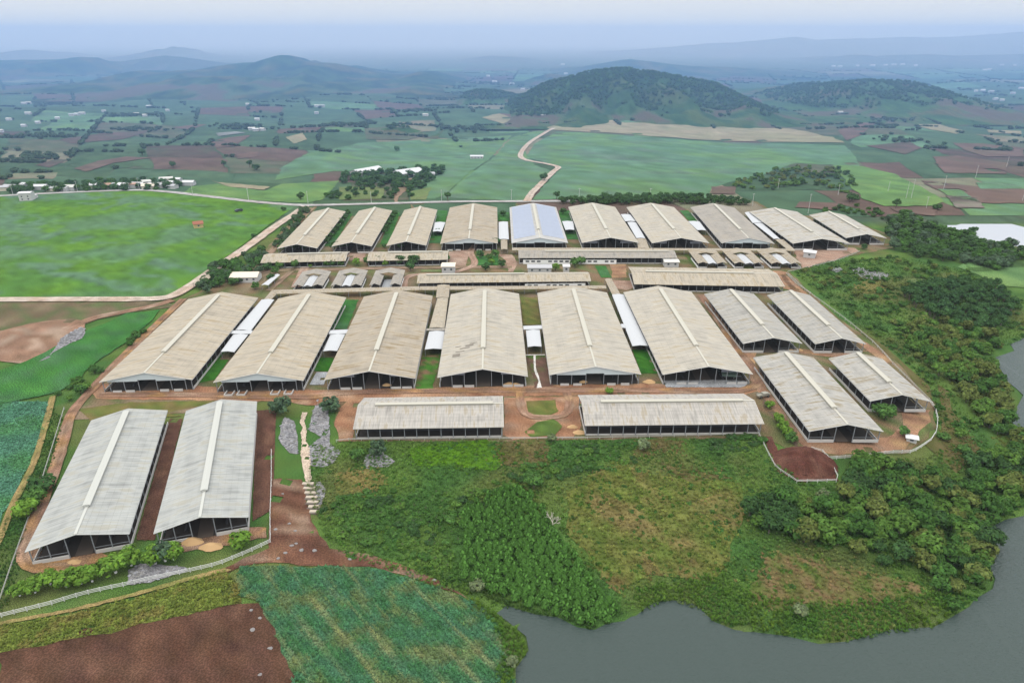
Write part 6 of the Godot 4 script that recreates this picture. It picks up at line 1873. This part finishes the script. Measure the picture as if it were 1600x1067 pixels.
	for q in BOULDERS:
		var bm := MB.new()
		var ring: Array[Vector3] = []
		for k in 7:
			ring.append(Vector3(cos(TAU * k / 7) * rng.randf_range(.5, 1.0), rng.randf_range(.1, .3), sin(TAU * k / 7) * rng.randf_range(.4, .8)))
		for k in 7:
			bm.tri(ring[k], ring[(k + 1) % 7], Vector3(.1, .55, 0))
			bm.quad(ring[k], ring[(k + 1) % 7], ring[(k + 1) % 7] * Vector3(1.1, 0, 1.1) - Vector3(0, .2, 0), ring[k] * Vector3(1.1, 0, 1.1) - Vector3(0, .2, 0))
		var bo := obj("boulder", bm.mesh(), std("pale stone", lin(.20, .19, .185)), self, Vector3(q.x, T(q.x, q.y) + .2, q.y))
		bo.scale = Vector3.ONE * rng.randf_range(.45, .8)
		tag(bo, "loose grey boulder lying on the bare red soil near the crop field", "boulder", "boulders on the bare soil")

	# cows in the right crosswise shed
	var cm := std("cow hide", lin(.72, .70, .66))
	cm.vertex_color_use_as_albedo = true
	var cow := cow_mesh()
	rng.seed = 8
	for p in COWS:
		var o := obj("cow", cow, cm, self, Vector3(p.x, .34, p.y - .8), rng.randf_range(-.5, .5) + PI * (rng.randi() % 2))
		tag(o, "black and white cow standing in the open front of the right crosswise shed", "cow", "cows in the right crosswise shed")
	make_vehicle("pickup_truck", -208.0, -515.0, -.75, lin(.05, .06, .08), "dark pickup truck driving on the white road at the left", "truck", 1.2)
	make_vehicle("farm_trailer", 84.0, -236.0, 1.4, lin(.12, .17, .14), "dark green farm trailer parked on the grey concrete apron", "trailer", 1.1, true)
	make_vehicle("farm_truck", 92.0, -220.5, 1.9, lin(.25, .24, .2), "small dusty truck at the corner of the right crosswise shed", "truck", 1.0)

	# ---- trees that stand apart
	rng.seed = 1234
	for d in TREES:
		make_tree(d[0], d[1], d[2], d[3], d[4], d[5], d[6])
	for p in LONE_TREES:
		make_tree(p.x, p.y, rng.randf_range(3.0, 5.0), rng.randf_range(6.0, 9.0), "dark", "lone dark tree standing in the open fields beyond the farm", "lone trees in the far fields")

	# ---- woods, plantation and scrub
	wood("lakeside", 3.9, 1.7, 4.0, 1.75, ["wood3", "wood", "wood2", "wood", "olive", "wood2"], 240, "broadleaf_tree", "{look} broadleaf tree in the lakeside wood", "broadleaf trees of the lakeside wood", "dense dark green wood on the lake point")
	wood("rightslope", 4.6, 2.2, 3.6, 1.7, ["olive", "wood2", "wood", "olive"], 120, "slope_tree", "{look} tree on the slope by the right lake arm", "trees on the slope by the lake arm", "wooded slope above the right arm of the lake", .95)
	wood("darkwood", 4.2, 2.1, 2.9, 2.6, ["dark2", "wood3", "dark"], 160, "plantation_tree", "tall {look} tree in the dense plantation block at the right", "trees of the dark plantation block", "dark plantation block at the right")
	wood("farright", 6.0, 2.6, 4.4, 1.6, ["wood3", "wood", "grey"], 80, "pondside_tree", "bushy {look} tree in the belt beside the far pond", "trees beside the far pond", "tree belt beside the far pond")
	wood("backband", 5.0, 2.4, 3.6, 1.9, ["dark2", "dark", "wood3"], 110, "belt_tree", "{look} tree in the belt behind the right half of the back row", "trees behind the back row", "tree belt behind the back row")
	wood("plantation", 1.62, .9, 1.3, 2.1, ["sapling"], 300, "young_tree", "{look} young tree in the close-planted rows", "young trees of the plantation by the inlet", "young plantation in close rows by the inlet")
	wood("westtrees", 5.4, 2.2, 3.6, 1.7, ["dark", "grey", "mid2"], 60, "garden_tree", "{look} garden tree in the clump left of the calf barns", "trees of the clump left of the calf barns", "clump of garden trees")
	wood("westhedge", 4.6, 1.8, 3.0, 1.7, ["dark", "grey"], 60, "hedge_tree", "{look} tree in the hedge along the left side of the back row", "trees of the left boundary hedge", "left boundary hedge")
	wood("lefttrees", 4.6, 1.4, 2.8, 1.6, ["mid2", "wood2", "wood"], 70, "verge_tree", "{look} tree or bush on the verge along the left front barn", "trees along the left front barn", "verge trees along the left front barn", .62)
	wood("farmtrees", 8.0, 3.2, 5.0, 1.6, ["dark2", "dark"], 90, "farmstead_tree", "{look} tree round the white-roofed farm sheds beyond the road", "trees round the far farm sheds", "trees round the far farm sheds", .8)
	wood("farmgrove", 9.0, 2.0, 3.4, 1.6, ["dark2", "mid2"], 40, "orchard_tree", "{look} tree in the orchard before the far farm sheds", "orchard trees before the far farm sheds", "orchard before the far farm sheds", .7)
	wood("villagetrees", 9.0, 3.0, 4.8, 1.6, ["dark2", "dark", "wood"], 110, "village_tree", "{look} tree among the village houses along the main road", "trees of the village", "village trees", .8)
	wood("slopetrees", 7.5, 2.0, 4.0, 1.5, ["wood3", "wood2", "olive"], 110, "bank_tree", "{look} tree on the overgrown bank in the fields behind the right back barns", "trees on the overgrown bank", "overgrown bank", .55)
	wood("backright", 6.0, 1.5, 3.2, 1.5, ["wood", "wood3"], 40, "corner_tree", "bushy {look} tree in the corner behind the rightmost back barn", "trees behind the rightmost back barn", "trees behind the rightmost back barn", .7)

	wood("rightbrush", 7.0, 1.1, 2.7, 1.45, ["wood", "wood2", "olive", "mid"], 160, "slope_bush", "{look} bush on the slope right of the farm fence", "bushes on the slope right of the fence", "bushes on the slope right of the fence", .62)

	# loose shrubs, counted ones first
	wood("thicket", 3.0, .8, 2.2, 1.15, ["wood3", "wood", "wood2", "mid", "wood"], 300, "thicket_shrub", "dense {look} shrub in the thicket below the crosswise sheds", "shrubs of the thicket", "dense green thicket below the crosswise sheds")
	wood("topbrush", 3.0, 1.3, 2.2, 1.2, ["wood3", "wood"], 40, "bank_shrub", "{look} shrub along the bank below the right crosswise shed", "shrubs along the bank", "shrubs on the bank")
	cover("scrub", shrubs[0], "wood2", ZONES["brush"], 2.4, .5, 1.15, "low green scrub on the slope towards the lake", "scrub", .52)
	cover("scrub", shrubs[1], "mid", ZONES["brush"], 4.0, .5, 1.4, "taller loose bushes on the slope towards the lake", "scrub", .45, Color.WHITE, .03)
	sward("tall_grass", tuft(1, 12, .8, .09), ZONES["brush"], 1.0, .45, .9, "rough grass and weeds on the slope towards the lake", "grass", 1.3)
	sward("tall_grass", tuft(8, 12, .8, .09), ZONES["rightbrush"], 1.5, .5, 1.0, "rough grass on the slope right of the farm", "grass", 1.3)
	cover("scrub", shrubs[2], "wood", ZONES["rightbrush"], 3.2, .6, 1.5, "green scrub on the slope right of the farm", "scrub", .55)
	cover("scrub", shrubs[3], "olive", ZONES["rightslope"], 2.6, .7, 1.6, "yellowish scrub under the trees by the lake arm", "scrub", .8)
	cover("scrub", shrubs[0], "wood", ZONES["lakeside"], 2.4, .8, 1.6, "undergrowth of the lakeside wood", "scrub", .9)
	cover("shore_grass", tuft(2, 18, .5, .06), "lime", ZONES["shoregrass"], 1.0, .8, 1.7, "bright rank grass along the lake shore", "grass", .85, Color(.8, .85, .9))
	cover("scrub", shrubs[1], "mid", ZONES["shoregrass"], 2.6, .5, 1.2, "bushes along the lake shore", "scrub", .55)
	cover("shore_grass", tuft(3, 18, .5, .06), "lime", ZONES["inletgrass"], .9, .8, 1.7, "bright reeds along the bank of the inlet", "grass", .95, Color(.8, .85, .9))
	cover("shore_grass", tuft(9, 18, .5, .06), "mid", ZONES["plantshore"], .9, .7, 1.5, "rank grass between the plantation and the inlet", "grass", .95)
	cover("shore_grass", tuft(10, 18, .5, .06), "mid", ZONES["inlethead"], .9, .5, 1.2, "rank grass round the head of the inlet", "grass", .95)
	cover("scrub", shrubs[0], "wood2", ZONES["inlethead"], 2.4, .6, 1.3, "bushes round the head of the inlet", "scrub", .6)
	cover("verge_grass", tuft(4, 16, .5, .06), "mid", ZONES["leftverge"], .9, .5, 1.0, "rank grass on the verge at the far left", "grass", .9)
	cover("scrub", shrubs[2], "mid2", ZONES["leftverge"], 2.8, .5, 1.2, "bushes on the verge at the far left", "scrub", .5)
	# crops as plants
	for d in SHEETS:
		if d[3] == "corn":
			sward("corn_plants", tuft(5, 10, .9, .10), d[1], .62, .5, .85, "rows of teal green corn plants in the foreground field", "corn", 1.45, "corn")
		elif d[3] == "maize":
			sward("maize_plants", tuft(6, 11, .6, .09), d[1], .75, .6, 1.1, "yellow green maize strip along the white fence", "maize", 1.45, "maize")
		elif d[3] == "cabbage":
			sward("leafy_crop", tuft(7, 10, .9, .10), d[1], 1.0, .5, .85, "bluish green leafy crop in the field at the left edge", "crop", 1.4, "cabbage")
		elif d[0] == "rock_bank":
			rng.seed = int(d[1][0].x * 10)
			var xf: Array = []
			var cl: Array = []
			var stone := MB.new()
			var o := Vector3(.1, .2, -.1)
			var ring: Array[Vector3] = []
			for k in 6:
				ring.append(Vector3(cos(TAU * k / 6) * rng.randf_range(.7, 1.1), rng.randf_range(-.1, .3), sin(TAU * k / 6) * rng.randf_range(.7, 1.1)))
			for k in 6:
				stone.tri(ring[k], ring[(k + 1) % 6], o + Vector3(0, .4, 0))
				stone.tri(ring[(k + 1) % 6], ring[k], Vector3(0, -.5, 0))
			for p in scatter(d[1], .9, .5):
				var s := rng.randf_range(.2, .62)
				xf.append(Transform3D(Basis.from_euler(Vector3(rng.randf_range(-.3, .3), rng.randf() * TAU, rng.randf_range(-.3, .3))).scaled(Vector3(s, s * .8, s * .8)), Vector3(p.x, T(p.x, p.y) + float(d[2]) + .05, p.y)))
				var g := rng.randf_range(.35, 1.0)
				cl.append(Color(g, g, g))
			var rm := std("grey stone", lin(.27, .27, .285))
			rm.vertex_color_use_as_albedo = true
			stuff("stones", stone.mesh(), rm, xf, cl, "grey broken stones paving the bank", "stones")
